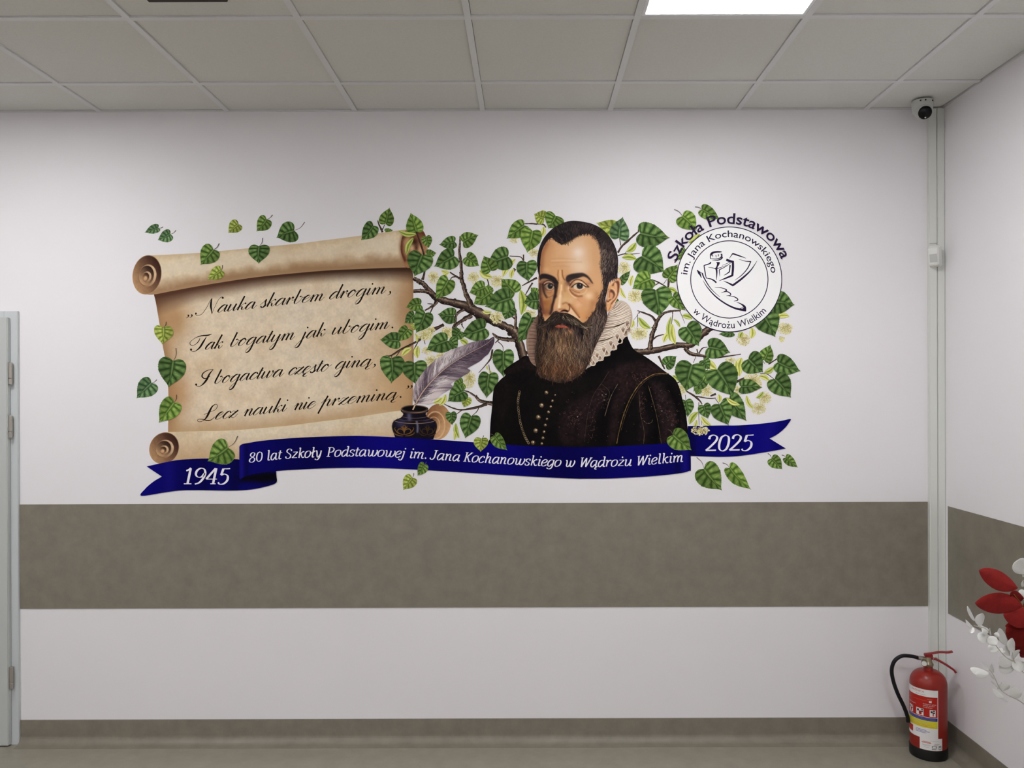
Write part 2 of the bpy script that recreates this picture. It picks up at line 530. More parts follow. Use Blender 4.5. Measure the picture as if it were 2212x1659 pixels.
# ------------------------------------------------------------------ leaves, bracts, blossoms, branches
HEART = [(0, 0), (-.045, .06), (-.10, .17), (-.105, .29), (-.045, .41), (.08, .485), (.25, .5), (.43, .455), (.60, .35), (.74, .225), (.85, .105), (.93, .035), (1, 0)]
TONE = {'d': ((34, 56, 27), (124, 152, 88), (68, 97, 48)), 'm': ((44, 70, 28), (142, 168, 90), (86, 115, 50)), 'l': ((84, 102, 36), (190, 198, 112), (140, 156, 62)),
        'y': ((122, 128, 52), (216, 216, 138), (180, 184, 86)), 'b': ((38, 66, 42), (132, 160, 112), (74, 106, 66)), 'g': ((56, 86, 32), (156, 180, 92), (98, 132, 56))}
def leaf_shape(I, base, tip, W, tone, rng):
    b, t = np.asarray(base, float), np.asarray(tip, float)
    ax = t - b
    L = math.hypot(*ax); ax /= L
    nr = np.array([-ax[1], ax[0]])
    dk, lt, md = [np.array(x, float) for x in TONE[tone]]
    H = cr(HEART, 6)
    W = W * 1.06
    ns = len(H)
    s = np.linspace(0, 1, ns)
    nv = 7.0
    bend = rng.uniform(-.05, .05)
    li = rng.uniform(0.0, 0.35)
    flip = rng.choice([-1, 1])
    for side in (-1, 1):
        wk = W * (1 + 0.06 * side * rng.uniform(-1, 1))
        nrr = 11
        P = np.zeros((ns, nrr, 2)); C = np.zeros((ns, nrr, 3))
        saw = 1 + 0.05 * (((s * 24) % 1) - .5) * (s > .05) * (s < .93)
        mu = np.clip((s - 0.24) * 1.316, 0, 1) ** 1.5 * 0.97
        for j in range(nrr):
            r = j / (nrr - 1)
            rr = r
            u = mu * (1 - rr) + H[:, 0] * rr * (1 if j < nrr - 1 else 1)
            v = H[:, 1] * rr * (saw if j == nrr - 1 else 1)
            uu = u * L
            vv = v * wk * side + bend * L * np.sin(np.clip(u, 0, 1) * math.pi) + 0.0
            P[:, j] = b + uu[:, None] * ax + vv[:, None] * nr
            ph = (s * nv - 0.22 * r + .1) % 1
            # a dark groove each side vein, a lit ridge beside it, finer wrinkles between
            env = min(1, r * 3.2) * (1 - .45 * max(0, (r - .75) / .25))
            k = np.clip(np.sin((ph * .92 + .04) * math.pi), 0, 1) ** 2.2 * env
            k2 = (.5 + .5 * np.sin(s * 95 + r * 11 + 3 * np.sin(s * 31))) * .22 * env
            vein = np.exp(-((np.minimum(ph, 1 - ph)) / 0.15) ** 2) * (0.75 * env + .1)
            lit = .82 if side == flip else .58
            c = md * (1 - k * lit)[:, None] + lt * (k * lit)[:, None]
            c = c * (1 + k2 - .1)[:, None]
            c = c * (1 - vein)[:, None] + dk * vein[:, None]
            c = c * ((0.95 if side == flip else .84) + 0.22 * li - .06 * (r < .3))
            if j == nrr - 1:
                c = c * .5 + (lt * .35 + md * .65) * .5
            if j == 0:
                c = c * 0 + (lt * .7 + md * .3) * 0.95
            if j == 1:
                c = c * .45 + dk * .55
            C[:, j] = c + rng.normal(0, 3.0, (ns, 1))
        I.grid(P, C, 2)
def petiole(I, base, end, w=1.1, c=(96, 92, 74), bow=0.12, lv=1):
    b, e = np.asarray(base, float), np.asarray(end, float)
    d = e - b
    m = (b + e) / 2 + np.array([-d[1], d[0]]) * bow
    L = cr([b, m, e], 5)
    I.ribbon(L, np.linspace(w * .7, w * 1.5, len(L)), c, (70, 62, 56), lv=lv)
def make_leaf(name, parent, fr, base, tip, W, tone='m', pet=None, thing=False):
    b, t = fr([base])[0], fr([tip])[0]
    I = Ink()
    rng = np.random.default_rng(int(b[0] * 7 + t[1] * 13) % 99991)
    leaf_shape(I, b, t, W / SCALE[fr], tone, rng)
    if pet is not None:
        petiole(I, b, fr([pet])[0])
    return I.build(name, parent, at=on_wall(*b))
def make_bract(parent, fr, a, b, w, tone='y'):
    a, b = fr([a])[0], fr([b])[0]
    I = Ink()
    d = b - a
    bow = 0.1 * (1 if (int(a[0] + b[1]) % 2) else -1)
    m = (a + b) / 2 + np.array([-d[1], d[0]]) * bow
    L = cr([a, m, b], 7)
    n = len(L)
    t = np.linspace(0, 1, n)
    wd = w / SCALE[fr] * np.clip(np.sin(np.clip(t * .97 + .03, 0, 1) * math.pi), 0.02, 1) ** .75
    dk, lt, md = [np.array(x, float) for x in TONE[tone]]
    z = lambda c, k=1: np.tile(np.array(c) * k, (n, 1)) + RNG.normal(0, 4, (n, 1))
    I.ribbon(L, wd, md, prof=[z(md, .92), z(lt), z(md, 1.05), z(dk, 1.1), z(lt, .96), z(lt, 1.03), z(md)], lv=2)
    return I.build('bract', parent, at=on_wall(*a))
def make_blossom(parent, fr, c, rx, ry, dark=False):
    cx, cy = fr([c])[0]
    s = SCALE[fr]
    rx, ry = rx / s, ry / s
    I = Ink()
    rng = np.random.default_rng(int(cx * 3 + cy * 5))
    n = int(14 + rx * ry * 0.55)
    for q in range(n // 2):
        a, r = rng.uniform(0, 2 * math.pi), math.sqrt(rng.uniform(0, 1))
        x, y = cx + rx * r * math.cos(a), cy + ry * r * math.sin(a)
        g = rng.uniform()
        stem = (196, 190, 124) if g < .6 else (172, 150, 92)
        I.ribbon(cr([(cx + rng.normal(0, rx * .2), cy - ry * .4), ((cx + x) / 2 + rng.normal(0, 1), (cy + y) / 2), (x, y)], 3), 0.55, stem)
    for q in range(n):
        a, r = rng.uniform(0, 2 * math.pi), math.sqrt(rng.uniform(0, 1))
        x, y = cx + rx * r * math.cos(a), cy + ry * r * math.sin(a)
        for k in range(5):
            b = rng.uniform(0, 2 * math.pi)
            ll = rng.uniform(1.1, 2.4)
            c0 = np.array((240, 231, 184)) + rng.normal(0, 12)
            if rng.uniform() < .3:
                c0 = np.array((214, 206, 128)) + rng.normal(0, 10)
            I.ribbon([(x, y), (x + ll * .6 * math.cos(b), y + ll * .6 * math.sin(b)), (x + ll * math.cos(b), y + ll * math.sin(b))], [.5, 1.05, .35], c0)
        I.disc(x + rng.normal(0, .8), y + rng.normal(0, .8), rng.uniform(.35, .7), (190, 154, 84) if rng.uniform() < .6 else (136, 124, 66), n=6)
    if dark:
        for q in range(9):
            I.disc(cx + rng.uniform(-.55, .5) * rx, cy - ry * rng.uniform(.0, .7), rng.uniform(1.6, 3), (58, 50, 92), n=8, c_mid=(96, 92, 110))
    return I.build('blossom', parent, at=on_wall(cx, cy))
def make_branch(parent, fr, pts, ws, name='branch', I=None, build=True):
    """pts with full widths ws (same length) in the frame's pixels"""
    s = SCALE[fr]
    I = I or Ink()
    I.k += 1
    lv = (I.k % 24) * 3
    rng = np.random.default_rng(int(abs(pts[0][0] * 3 + pts[-1][1] * 7)) + 5)
    Q = np.column_stack([fr(pts), np.asarray(ws, float) / s])
    L = cr(Q, 9)
    n = len(L)
    wob = 1 + 0.10 * np.convolve(rng.normal(0, 1, n), [.25, .5, .25], 'same')
    w = np.maximum(L[:, 2] * wob, .8)
    xy = L[:, :2] + np.stack([np.convolve(rng.normal(0, 1, n), [.3, .4, .3], 'same')] * 2, 1) * w[:, None] * .04
    def row(base):
        v = np.convolve(rng.normal(0, 1, n), [.2, .6, .2], 'same')[:, None]
        return np.clip(np.array(base, float) * (1 + .22 * v), 8, 240)
    dk, md, lt = (38, 29, 26), (78, 62, 52), (134, 116, 100)
    big = w.max() > 7
    prof = [row(dk), row(md), row(lt if big else md), row(md), row((56, 44, 38)), row(dk), row((28, 20, 18))]
    I.ribbon(xy, w, md, prof=prof, lv=lv + 2)
    if big:
        for q in range(int(n * 1.6)):
            i = rng.integers(2, n - 2)
            t = (xy[i + 1] - xy[i - 1]); t /= max(np.hypot(*t), 1e-6)
            nn = np.array([-t[1], t[0]])
            a = xy[i] + nn * w[i] * rng.uniform(-.42, .4)
            ln = rng.uniform(.8, 3.2)
            if rng.uniform() < .35:
                d = nn
            else:
                d = t
            c = (170, 152, 132) if rng.uniform() < .35 else (26, 19, 17)
            I.ribbon([a - d * ln * .5, a, a + d * ln * .5], [.2, rng.uniform(.5, 1.0), .2], c, lv=lv + 3)
    for q in range(max(1, int(n / 14))):
        i = rng.integers(1, n - 1)
        t = (xy[i + 1] - xy[i - 1]); t /= max(np.hypot(*t), 1e-6)
        nn = np.array([-t[1], t[0]]) * rng.choice([-1, 1])
        p = xy[i] + nn * w[i] * .42
        I.disc(p[0], p[1], w[i] * .22, (52, 40, 35), n=8, lv=lv + 1)
    if build:
        return I.build(name, parent, at=on_wall(*L[0, :2]))
    return I
# ------------------------------------------------------------------ the printed mural
mural = empty('wall_mural', on_wall(1015, 760))
tag(mural, 'printed wall mural with parchment scroll, bearded man in ruff, linden branches and blue ribbon', 'mural')

# a twig standing behind the scroll's top edge
I = make_branch(mural, A_, [(735, 272), (722, 240), (700, 195), (690, 160)], [20, 18, 13, 9], build=False)
make_branch(mural, A_, [(735, 250), (750, 215), (762, 195)], [9, 7, 5], I=I)
make_leaf('leaf', mural, A_, (765, 268), (838, 252), 60, 'm')
make_leaf('leaf', mural, A_, (765, 190), (803, 36), 132, 'm')

# ---- parchment scroll
PAP_L, PAP_M, PAP_T, PAP_D, PAP_X = (204, 188, 160), (215, 198, 171), (176, 144, 106), (130, 92, 62), (74, 44, 30)
def paper(P, seed, base=PAP_M, amt=1.0):
    n = fbm(P, 60, seed, 4); m = fbm(P, 14, seed + 50, 4); f = fbm(P, 3.0, seed + 90, 2)
    C = np.tile(np.asarray(base, float), (len(P), 1))
    k = np.clip((n - .5) * 2.4 * amt, -1, 1)[:, None]
    C = np.where(k > 0, C + (np.array((213, 201, 182)) - C) * k * .7, C + (np.array(PAP_T) - C) * (-k) * .5)
    return C * (1 + (m[:, None] - .5) * .10 + (f[:, None] - .5) * .09)
rollbot = np.vstack([S5([(290, 1085), (500, 1045), (900, 972), (1500, 880)]), A_([(0, 655), (250, 636), (500, 625), (800, 613), (968, 610)])])
lefte = np.array([(332, 634), (337, 655), (343, 690), (348, 720), (352, 749), (357, 775), (361, 805), (363.5, 840), (364, 880), (363, 932)])
righte = np.array([(886, 576), (892, 590), (892.8, 610), (893, 640), (893.5, 700), (893, 780), (892, 850), (890, 905)])
lowtop = np.vstack([R3([(370, 147), (700, 138), (1000, 130), (1500, 87), (1800, 50), (2212, 0)]), B_([(500, 1022), (800, 972), (1100, 930), (1250, 905)])])
O = np.vstack([cr(rollbot, 6), cr(righte, 5), cr(lowtop, 6)[::-1], cr(lefte, 5)[::-1]])
_tb = cr(rollbot, 10)
def sheet_col(P):
    C = paper(P, 3)
    ops = [(ID, 'l', (160, 124, 86), .75, 46, lefte), (ID, 'l', (150, 112, 76), .6, 16, lefte), (ID, 'l', (170, 134, 94), .75, 60, righte), (ID, 'l', (140, 104, 70), .5, 12, righte),
           (ID, 'l', (174, 138, 96), .6, 34, np.vstack([lowtop[:6], [(770, 893)], [(860, 880)]])), (ID, 'b', (166, 126, 84), .8, (378, 690), 34, 50),
           (ID, 'b', (170, 126, 84), .6, (385, 850), 30, 45), (ID, 'b', (178, 138, 92), .6, (850, 820), 60, 60), (ID, 'b', (150, 112, 76), .5, (880, 660), 30, 60)]
    C = paint(P, C, ops)
    # the roll's painted shadow across the top of the sheet
    by = np.interp(P[:, 0], _tb[:, 0], _tb[:, 1])
    d = P[:, 1] - by
    depth = np.interp(P[:, 0], [330, 420, 600, 760, 893], [46, 34, 25, 24, 32])
    sh = np.clip(1.15 - d / depth, 0, 1) ** 1.1
    dark = np.array((76, 48, 34)) * (1 - .25 * np.clip((P[:, 0:1] - 450) / 300, 0, 1))
    return C * (1 - sh[:, None] * .96) + dark * sh[:, None] * .96
I = Ink(); I.fill(O, sheet_col, 2.2)
scroll = I.build('parchment_scroll', mural)

# lower roll and its right curl
def roll_part(name, O, fn, step=2.2):
    I = Ink(); I.fill(O, fn, step); return I.build(name, scroll)
lb = np.vstack([R3([(330, 150)]), lowtop[:6], B_([(500, 1022), (800, 972), (1080, 932)])])
O = np.vstack([cr(lb, 6), B_([(1300, 1000), (1480, 1080), (1480, 1245), (900, 1240), (0, 1240)]), R3([(1000, 420), (300, 440)])])
_lt = cr(lb, 8)
def low_col(P):
    C = paper(P, 9, (217, 202, 174))
    by = np.interp(P[:, 0], _lt[:, 0], _lt[:, 1])
    d = P[:, 1] - by
    e = np.exp(-(d / 2.5) ** 2)[:, None]
    C = C * (1 - .35 * e) + np.array((214, 200, 160)) * .35 * e
    k = np.clip((d - 12) / 50, 0, 1)[:, None]
    return C * (1 - .55 * k) + np.array((176, 138, 98)) * .55 * k
roll_part('lower_roll', O, low_col)
I = Ink()
c = B_([(1440, 1060)])[0]
t = np.linspace(0, 2 * math.pi, 40, endpoint=False)
O = np.stack([c[0] + 141 / 5.027 * np.cos(t), c[1] + 192 / 5.027 * np.sin(t)], 1)
def low_curl(P):
    u, v = (P[:, 0] - c[0]) * 5.027 / 141, (P[:, 1] - c[1]) * 5.027 / 192
    g = np.clip(.5 + .5 * (u * .8 + v * .45), 0, 1)[:, None]
    C = np.array((126, 84, 54)) * (1 - g) + np.array((196, 156, 112)) * g
    for ox, oy, a, b in ((-.22, .20, .74, .76), (-.34, .20, .48, .46), (-.44, .22, .26, .24)):
        q = np.hypot((u - ox) / a, (v - oy) / b)
        ins = np.clip((1 - q) / .06, 0, 1)[:, None]
        g2 = np.clip(.42 + .62 * ((u - ox) / a * .75 + (v - oy) / b * .5), 0, 1)[:, None]
        C = C * (1 - ins) + (np.array((112, 72, 46)) * (1 - g2) + np.array((200, 160, 118)) * g2) * ins
        rim = np.exp(-((q - 1.0) / .05) ** 2)[:, None] * .8
        C = C * (1 - rim) + np.array((218, 186, 144)) * rim
    return C * (1 + (fbm(P, 5, 23, 3)[:, None] - .5) * .14)
I.fill(O, low_curl, 0.9)
I.build('scroll_curl', scroll)
def spiral(fr, cx, cy, rx, ry, tiltx=0):
    """the rolled end seen from the side: dark mouth, three turns of lighter paper"""
    I = Ink()
    s = SCALE[fr]
    (cx, cy), = fr([(cx, cy)])
    rx, ry = rx / s, ry / s
    t = np.linspace(0, 2 * math.pi, 56, endpoint=False)
    O = np.stack([cx + rx * np.cos(t) - .10 * rx * np.sin(t), cy + ry * np.sin(t)], 1)
    def col(P):
        u, v = (P[:, 0] - cx + .10 * rx * (P[:, 1] - cy) / ry) / rx, (P[:, 1] - cy) / ry
        C = np.zeros((len(P), 3))
        # outer mouth: dark at the top right, lit brown at the left and bottom
        g = np.clip(.5 + .55 * (-u * .75 + v * .65), 0, 1)[:, None]
        C[:] = np.array((54, 31, 25)) * (1 - g) + np.array((172, 134, 98)) * g
        for (ox, oy, a, b, ca, cb) in ((.04, .04, .63, .58, (208, 178, 142), (126, 90, 64)), (-.04, .03, .53, .51, (52, 33, 27), (188, 152, 114)), (.0, .10, .32, .28, (210, 180, 144), (128, 92, 64)), (-.07, .10, .24, .22, (56, 36, 27), (172, 132, 96))):
            q = np.hypot((u - ox) / a, (v - oy) / b)
            m = np.clip((1.0 - q) / .05, 0, 1)[:, None]
            if ca[0] > 150:
                g2 = np.clip(.5 + .6 * ((u - ox) / a * .75 - (v - oy) / b * .5), 0, 1)[:, None]
                c2 = np.array(cb) * (1 - g2) + np.array(ca) * g2
            else:
                g2 = np.clip(.45 + .62 * (-(u - ox) / a * .55 + (v - oy) / b * .75), 0, 1)[:, None]
                c2 = np.array(ca) * (1 - g2) + np.array(cb) * g2
            C = C * (1 - m) + c2 * m
        q = np.hypot((u + .08) / .13, (v - .17) / .13)
        m = np.clip((1.1 - q) / .5, 0, 1)[:, None]
        C = C * (1 - m) + np.array((196, 160, 122)) * m
        e = np.hypot(u, v)
        m = np.clip((e - .955) / .03, 0, 1)[:, None] * .75
        C = C * (1 - m) + np.array((180, 146, 108)) * m
        return C * (1 + (fbm(P, 4, 77, 3)[:, None] - .5) * .16)
    I.fill(O, col, 0.9)
    return I
spiral(R3, 330, 302, 142, 152).build('scroll_curl', scroll)
# upper roll
rt = np.vstack([S5([(205, 618), (330, 614), (850, 585), (1550, 520), (2000, 478)]), A_([(150, 353), (400, 322), (700, 282), (900, 254), (970, 246)])])
rr = A_([(985, 260), (935, 300), (912, 380), (912, 450), (930, 510), (962, 575), (968, 610)])
O = np.vstack([cr(rt, 6), cr(rr, 5), cr(np.vstack([S5([(215, 1086)]), rollbot]), 6)[::-1]])
_rt = cr(rt, 8)
def up_col(P):
    C = paper(P, 31, (213, 196, 166))
    y0 = np.interp(P[:, 0], _rt[:, 0], _rt[:, 1]); y1 = np.interp(P[:, 0], _tb[:, 0], _tb[:, 1])
    q = np.clip((P[:, 1] - y0) / (y1 - y0), 0, 1)
    n = fbm(P, 26, 63, 4) - .5
    q2 = np.clip(q + n * .3, 0, 1)
    for a, b, col, al in ((.0, .16, (190, 164, 124), .6),):
        m = np.clip(1 - q2 / b, 0, 1)[:, None] * al
        C = C * (1 - m) + np.array(col) * m
    m = np.clip(1 - np.abs(q2 - .42) / .28, 0, 1)[:, None] * .5
    C = C * (1 - m) + np.array((218, 206, 184)) * m
    m = (np.clip((q2 - .58) / .3, 0, 1) * .85)[:, None]
    C = C * (1 - m) + np.array((146, 112, 80)) * m
    m = (np.clip((q - .92) / .08, 0, 1) * .35)[:, None]
    C = C * (1 - m) + np.array((178, 144, 106)) * m
    e = np.exp(-(seg_dist(P, cr(rr, 5)) / 4.5) ** 2)[:, None] * .6
    return C * (1 - e) + np.array((128, 86, 56)) * e
roll_part('upper_roll', O, up_col)
spiral(S5, 208, 850, 173, 235).build('scroll_curl', scroll)
I = Ink()
O = cr(A_([(968, 246), (1040, 240), (1105, 248), (1140, 285), (1165, 380), (1160, 470), (1120, 560), (1040, 600), (968, 610), (935, 540), (908, 440), (920, 330)]), 5, True)
I.fill(O, lambda P: paint(P, paper(P, 41, (150, 100, 70)), [(A_, 'l', (70, 34, 22), .95, 40, [(930, 330), (985, 290), (1060, 275), (1130, 290)]), (A_, 'l', (86, 48, 32), .9, 26, [(922, 360), (920, 460), (950, 540)]),
    (A_, 'b', (196, 156, 118), .9, (985, 360), 42, 55), (A_, 'b', (46, 26, 20), .95, (1040, 365), 40, 45), (A_, 'b', (214, 180, 142), .9, (1015, 425), 28, 34), (A_, 'b', (120, 78, 54), .8, (1100, 300), 50, 40),
    (A_, 'b', (208, 170, 130), .85, (1095, 440), 34, 40), (A_, 'b', (70, 40, 30), .8, (1060, 420), 18, 34), (A_, 'l', (196, 158, 118), .7, 18, [(1140, 330), (1160, 420), (1150, 500)])]), 1.3)
I.build('scroll_curl', scroll)

# ---- the verse in script
SCRIPT = {}
def defs(d, txt):
    """glyph ; advance ; strokes x,y x,y / ... ; dots x,y,r"""
    for ln in txt.strip().splitlines():
        g, adv, st, dots = [q.strip() for q in (ln.split(';') + [''])[:4]]
        S = [(s.strip()[0] == '~', [tuple(float(z) for z in p.split(',')) for p in s.strip('~ ').split()]) for s in st.split('/') if s.strip()]
        d[g] = (float(adv), S, [tuple(float(z) for z in p.split(',')) for p in dots.split()])
defs(SCRIPT, '''
a; 1.3; .95,.82 .74,1 .44,.93 .15,.5 .12,.12 .36,-.02 .7,.28 .96,.8/1,1 .97,.5 .98,.12 1.12,-.01 1.28,.15 1.46,.48
ą; 1.3; .95,.82 .74,1 .44,.93 .15,.5 .12,.12 .36,-.02 .7,.28 .96,.8/1,1 .97,.5 .98,.12 1.12,-.01 1.28,.15 1.46,.48/1.1,0 .92,-.2 .95,-.42 1.15,-.48 1.45,-.36
b; 1.12; .27,2 .22,1 .18,.3 .33,-.02 .62,.06 .9,.42 .92,.82 .76,1 .6,.9/~.8,.97 .98,.8 1.14,.76 1.32,.86
c; .95; .88,.82 .86,.93 .65,1 .36,.86 .12,.4 .2,.06 .48,-.02 .82,.22 1.02,.5; .86,.82,.1
d; 1.3; .95,.82 .74,1 .44,.93 .15,.5 .12,.12 .36,-.02 .7,.28 .96,.8/1.02,2 .98,1 .97,.15 1.1,-.01 1.28,.15 1.46,.48
e; .98; .18,.42 .55,.55 .84,.82 .66,1 .36,.88 .12,.45 .18,.06 .48,-.02 .85,.22 1.06,.5
ę; .98; .18,.42 .55,.55 .84,.82 .66,1 .36,.88 .12,.45 .18,.06 .48,-.02 .85,.22 1.06,.5/.56,0 .38,-.2 .4,-.42 .62,-.48 .9,-.36
g; 1.3; .95,.82 .74,1 .44,.93 .15,.5 .12,.12 .36,-.02 .7,.28 .96,.8/1.02,1 .98,.1 .96,-.6 .82,-1.02 .52,-1.12 .42,-.84 .7,-.36 1.1,.05 1.46,.48
i; .6; .22,1 .17,.45 .18,.1 .32,-.01 .48,.15 .66,.48; .24,1.58,.1
j; .6; .24,1 .18,0 .14,-.6 0,-1.02 -.3,-1.12 -.4,-.84 -.1,-.36 .3,.05 .66,.48; .26,1.58,.1
k; 1.12; .28,2 .22,1 .17,0/.2,.35 .5,.72 .78,.96 .9,.96/.36,.52 .6,.46 .7,.1 .86,-.01 1.02,.15 1.16,.42; .88,.9,.1
m; 1.78; -.02,.5 .2,.96 .31,.9 .28,.5 .25,0/.27,.28 .48,.78 .73,1 .86,.86 .84,.4 .8,0/.82,.28 1.03,.78 1.28,1 1.4,.86 1.36,.3 1.4,.04 1.54,-.01 1.7,.18 1.86,.48
n; 1.22; -.02,.5 .2,.96 .31,.9 .28,.5 .25,0/.27,.28 .48,.78 .73,1 .86,.86 .81,.3 .85,.04 .98,-.01 1.14,.18 1.3,.48
o; 1.1; .62,1 .32,.86 .1,.4 .2,.03 .5,0 .82,.4 .86,.8 .62,1/.66,1 .74,.76 .95,.68 1.26,.86
p; 1.24; -.02,.5 .2,.9 .36,1.3/.4,1.5 .3,.5 .18,-1/.28,.28 .5,.78 .75,1 .88,.86 .84,.35 .88,.04 1.02,-.01 1.18,.18 1.34,.48
r; 1.0; -.02,.5 .2,.96 .31,.9 .28,.5 .25,0/~.26,.2 .42,.66 .62,.98 .74,.98/~.76,.95 .7,.72 .78,.52 .92,.5 1.14,.72; .72,.92,.12
s; .85; -.05,.35 .3,.8 .5,1.15/.5,1.1 .52,.7 .66,.3 .52,.02 .25,-.02/.5,0 .75,.12 .92,.48; .2,.1,.1
t; .65; .33,1.6 .24,.7 .2,.15 .34,-.01 .52,.15 .7,.48/-.02,1.12 .58,1.16
u; 1.3; .2,1 .14,.4 .18,.06 .36,0 .64,.3 .88,.85/.94,1 .88,.45 .9,.1 1.02,-.01 1.2,.15 1.36,.48
w; 1.6; .2,1 .14,.4 .18,.06 .36,0 .64,.3 .86,.85/.9,1 .82,.4 .88,.04 1.06,0 1.34,.35 1.44,.85 1.34,1/1.34,1 1.4,.76 1.56,.68 1.75,.86
y; 1.3; .2,1 .14,.4 .18,.06 .36,0 .64,.3 .88,.85/.96,1 .9,.1 .88,-.6 .74,-1.02 .44,-1.12 .34,-.84 .62,-.36 1.02,.05 1.36,.48
z; .95; .08,.8 .24,.98 .42,.88 .62,.9 .85,1/.85,1 .45,.55 0,0/.12,.08 .3,.14 .48,0 .64,-.03 .84,.15 1,.48
''')
def pen(I, pts, thick, thin, c, mode, n=7, down=None):
    L = cr(pts, n)
    t = np.gradient(L, axis=0)
    l = np.hypot(t[:, 0], t[:, 1]); l[l == 0] = 1
    # towards the reader's bottom along the letter's own stem
    dn = (t @ down) / l
    k = np.clip(dn, 0, 1) ** 1.6 if mode == 'point' else np.abs(dn) ** 1.35
    if len(k) > 4:
        k = np.convolve(np.pad(k, 2, 'edge'), [.1, .2, .4, .2, .1], 'valid')
    I.ribbon(L, thin + (thick - thin) * k, c)
def word(I, FONT, text, p0, p1, base, xh, shear, thick, thin, c, mode, gap=0.0):
    """text between pixel p0.x and p1.x on the baseline function base(x) -> y"""
    adv = [FONT[ch][0] for ch in text]
    total = sum(adv)
    a0, a1 = .1, total - (.14 if mode == 'point' else .08)
    k = (p1 - p0) / (a1 - a0)
    x = 0.0
    for ch, ad in zip(text, adv):
        x0 = p0 + (x - a0) * k
        gy = base(x0 + ad * k * .5); sl = (base(x0 + ad * k) - base(x0)) / max(ad * k, 1e-6)
        ex = np.array([1, sl]) / math.hypot(1, sl)
        ey = np.array([sl, -1]) / math.hypot(1, sl)
        org = np.array([x0, base(x0)])
        mp = lambda pts: org + np.array([[px * k + py * xh * shear, py * xh] for px, py in pts]) @ np.stack([ex, ey])
        dn = -(ey + ex * shear); dn = dn / np.hypot(*dn)
        for fine, s in FONT[ch][1]:
            pen(I, mp([q[:2] for q in s]), thin * 1.15 if fine else thick, thin, c, mode, down=dn)
        for d in FONT[ch][2]:
            q = mp([(d[0], d[1])])[0]
            I.disc(q[0], q[1], d[2] * xh * (1.25 if mode == 'point' else 1), c, n=12)
        x += ad
INKB = (22, 14, 10)
def stroke_w(I, fr, pts, ws, c=INKB):
    s = SCALE[fr]
    L = cr(np.column_stack([fr(pts), np.asarray(ws, float) / s]), 8)
    I.ribbon(L[:, :2], L[:, 2], c)
def dot(I, fr, x, y, r, c=INKB, ry=None):
    (px, py), = fr([(x, y)])
    I.disc(px, py, r / SCALE[fr], c, n=14, ry=(ry / SCALE[fr] if ry else None))
def comma(I, fr, x, y, k=1.0):
    dot(I, fr, x, y, 17 * k)
    stroke_w(I, fr, [(x + 10 * k, y - 8 * k), (x + 8 * k, y + 18 * k), (x - 20 * k, y + 50 * k), (x - 48 * k, y + 66 * k)], [16, 20, 9, 5])
VERSE = [
    [('auka', 469.7, 675, 546.8, 666.7), ('skarbem', 561.5, 664.4, 694, 649.3), ('drogim', 711, 646.5, 827.5, 634)],
    [('ak', 443, 755.1, 475.5, 752.4), ('bogatym', 496, 749.1, 631, 733.4), ('jak', 651.8, 732.7, 697.5, 726), ('ubogim', 716.2, 723.1, 834.5, 710.1)],
    [('bogactwa', 461.8, 829, 606, 813.1), ('często', 622.6, 810.3, 706.5, 801.3), ('giną', 724, 797.3, 796.5, 790.5)],
    [('ecz', 464.6, 906.1, 507, 901.6), ('nauki', 526, 899.3, 614, 888.6), ('nie', 634.5, 886.3, 675.5, 881.8), ('przeminą', 692.6, 878.4, 852, 862)]]
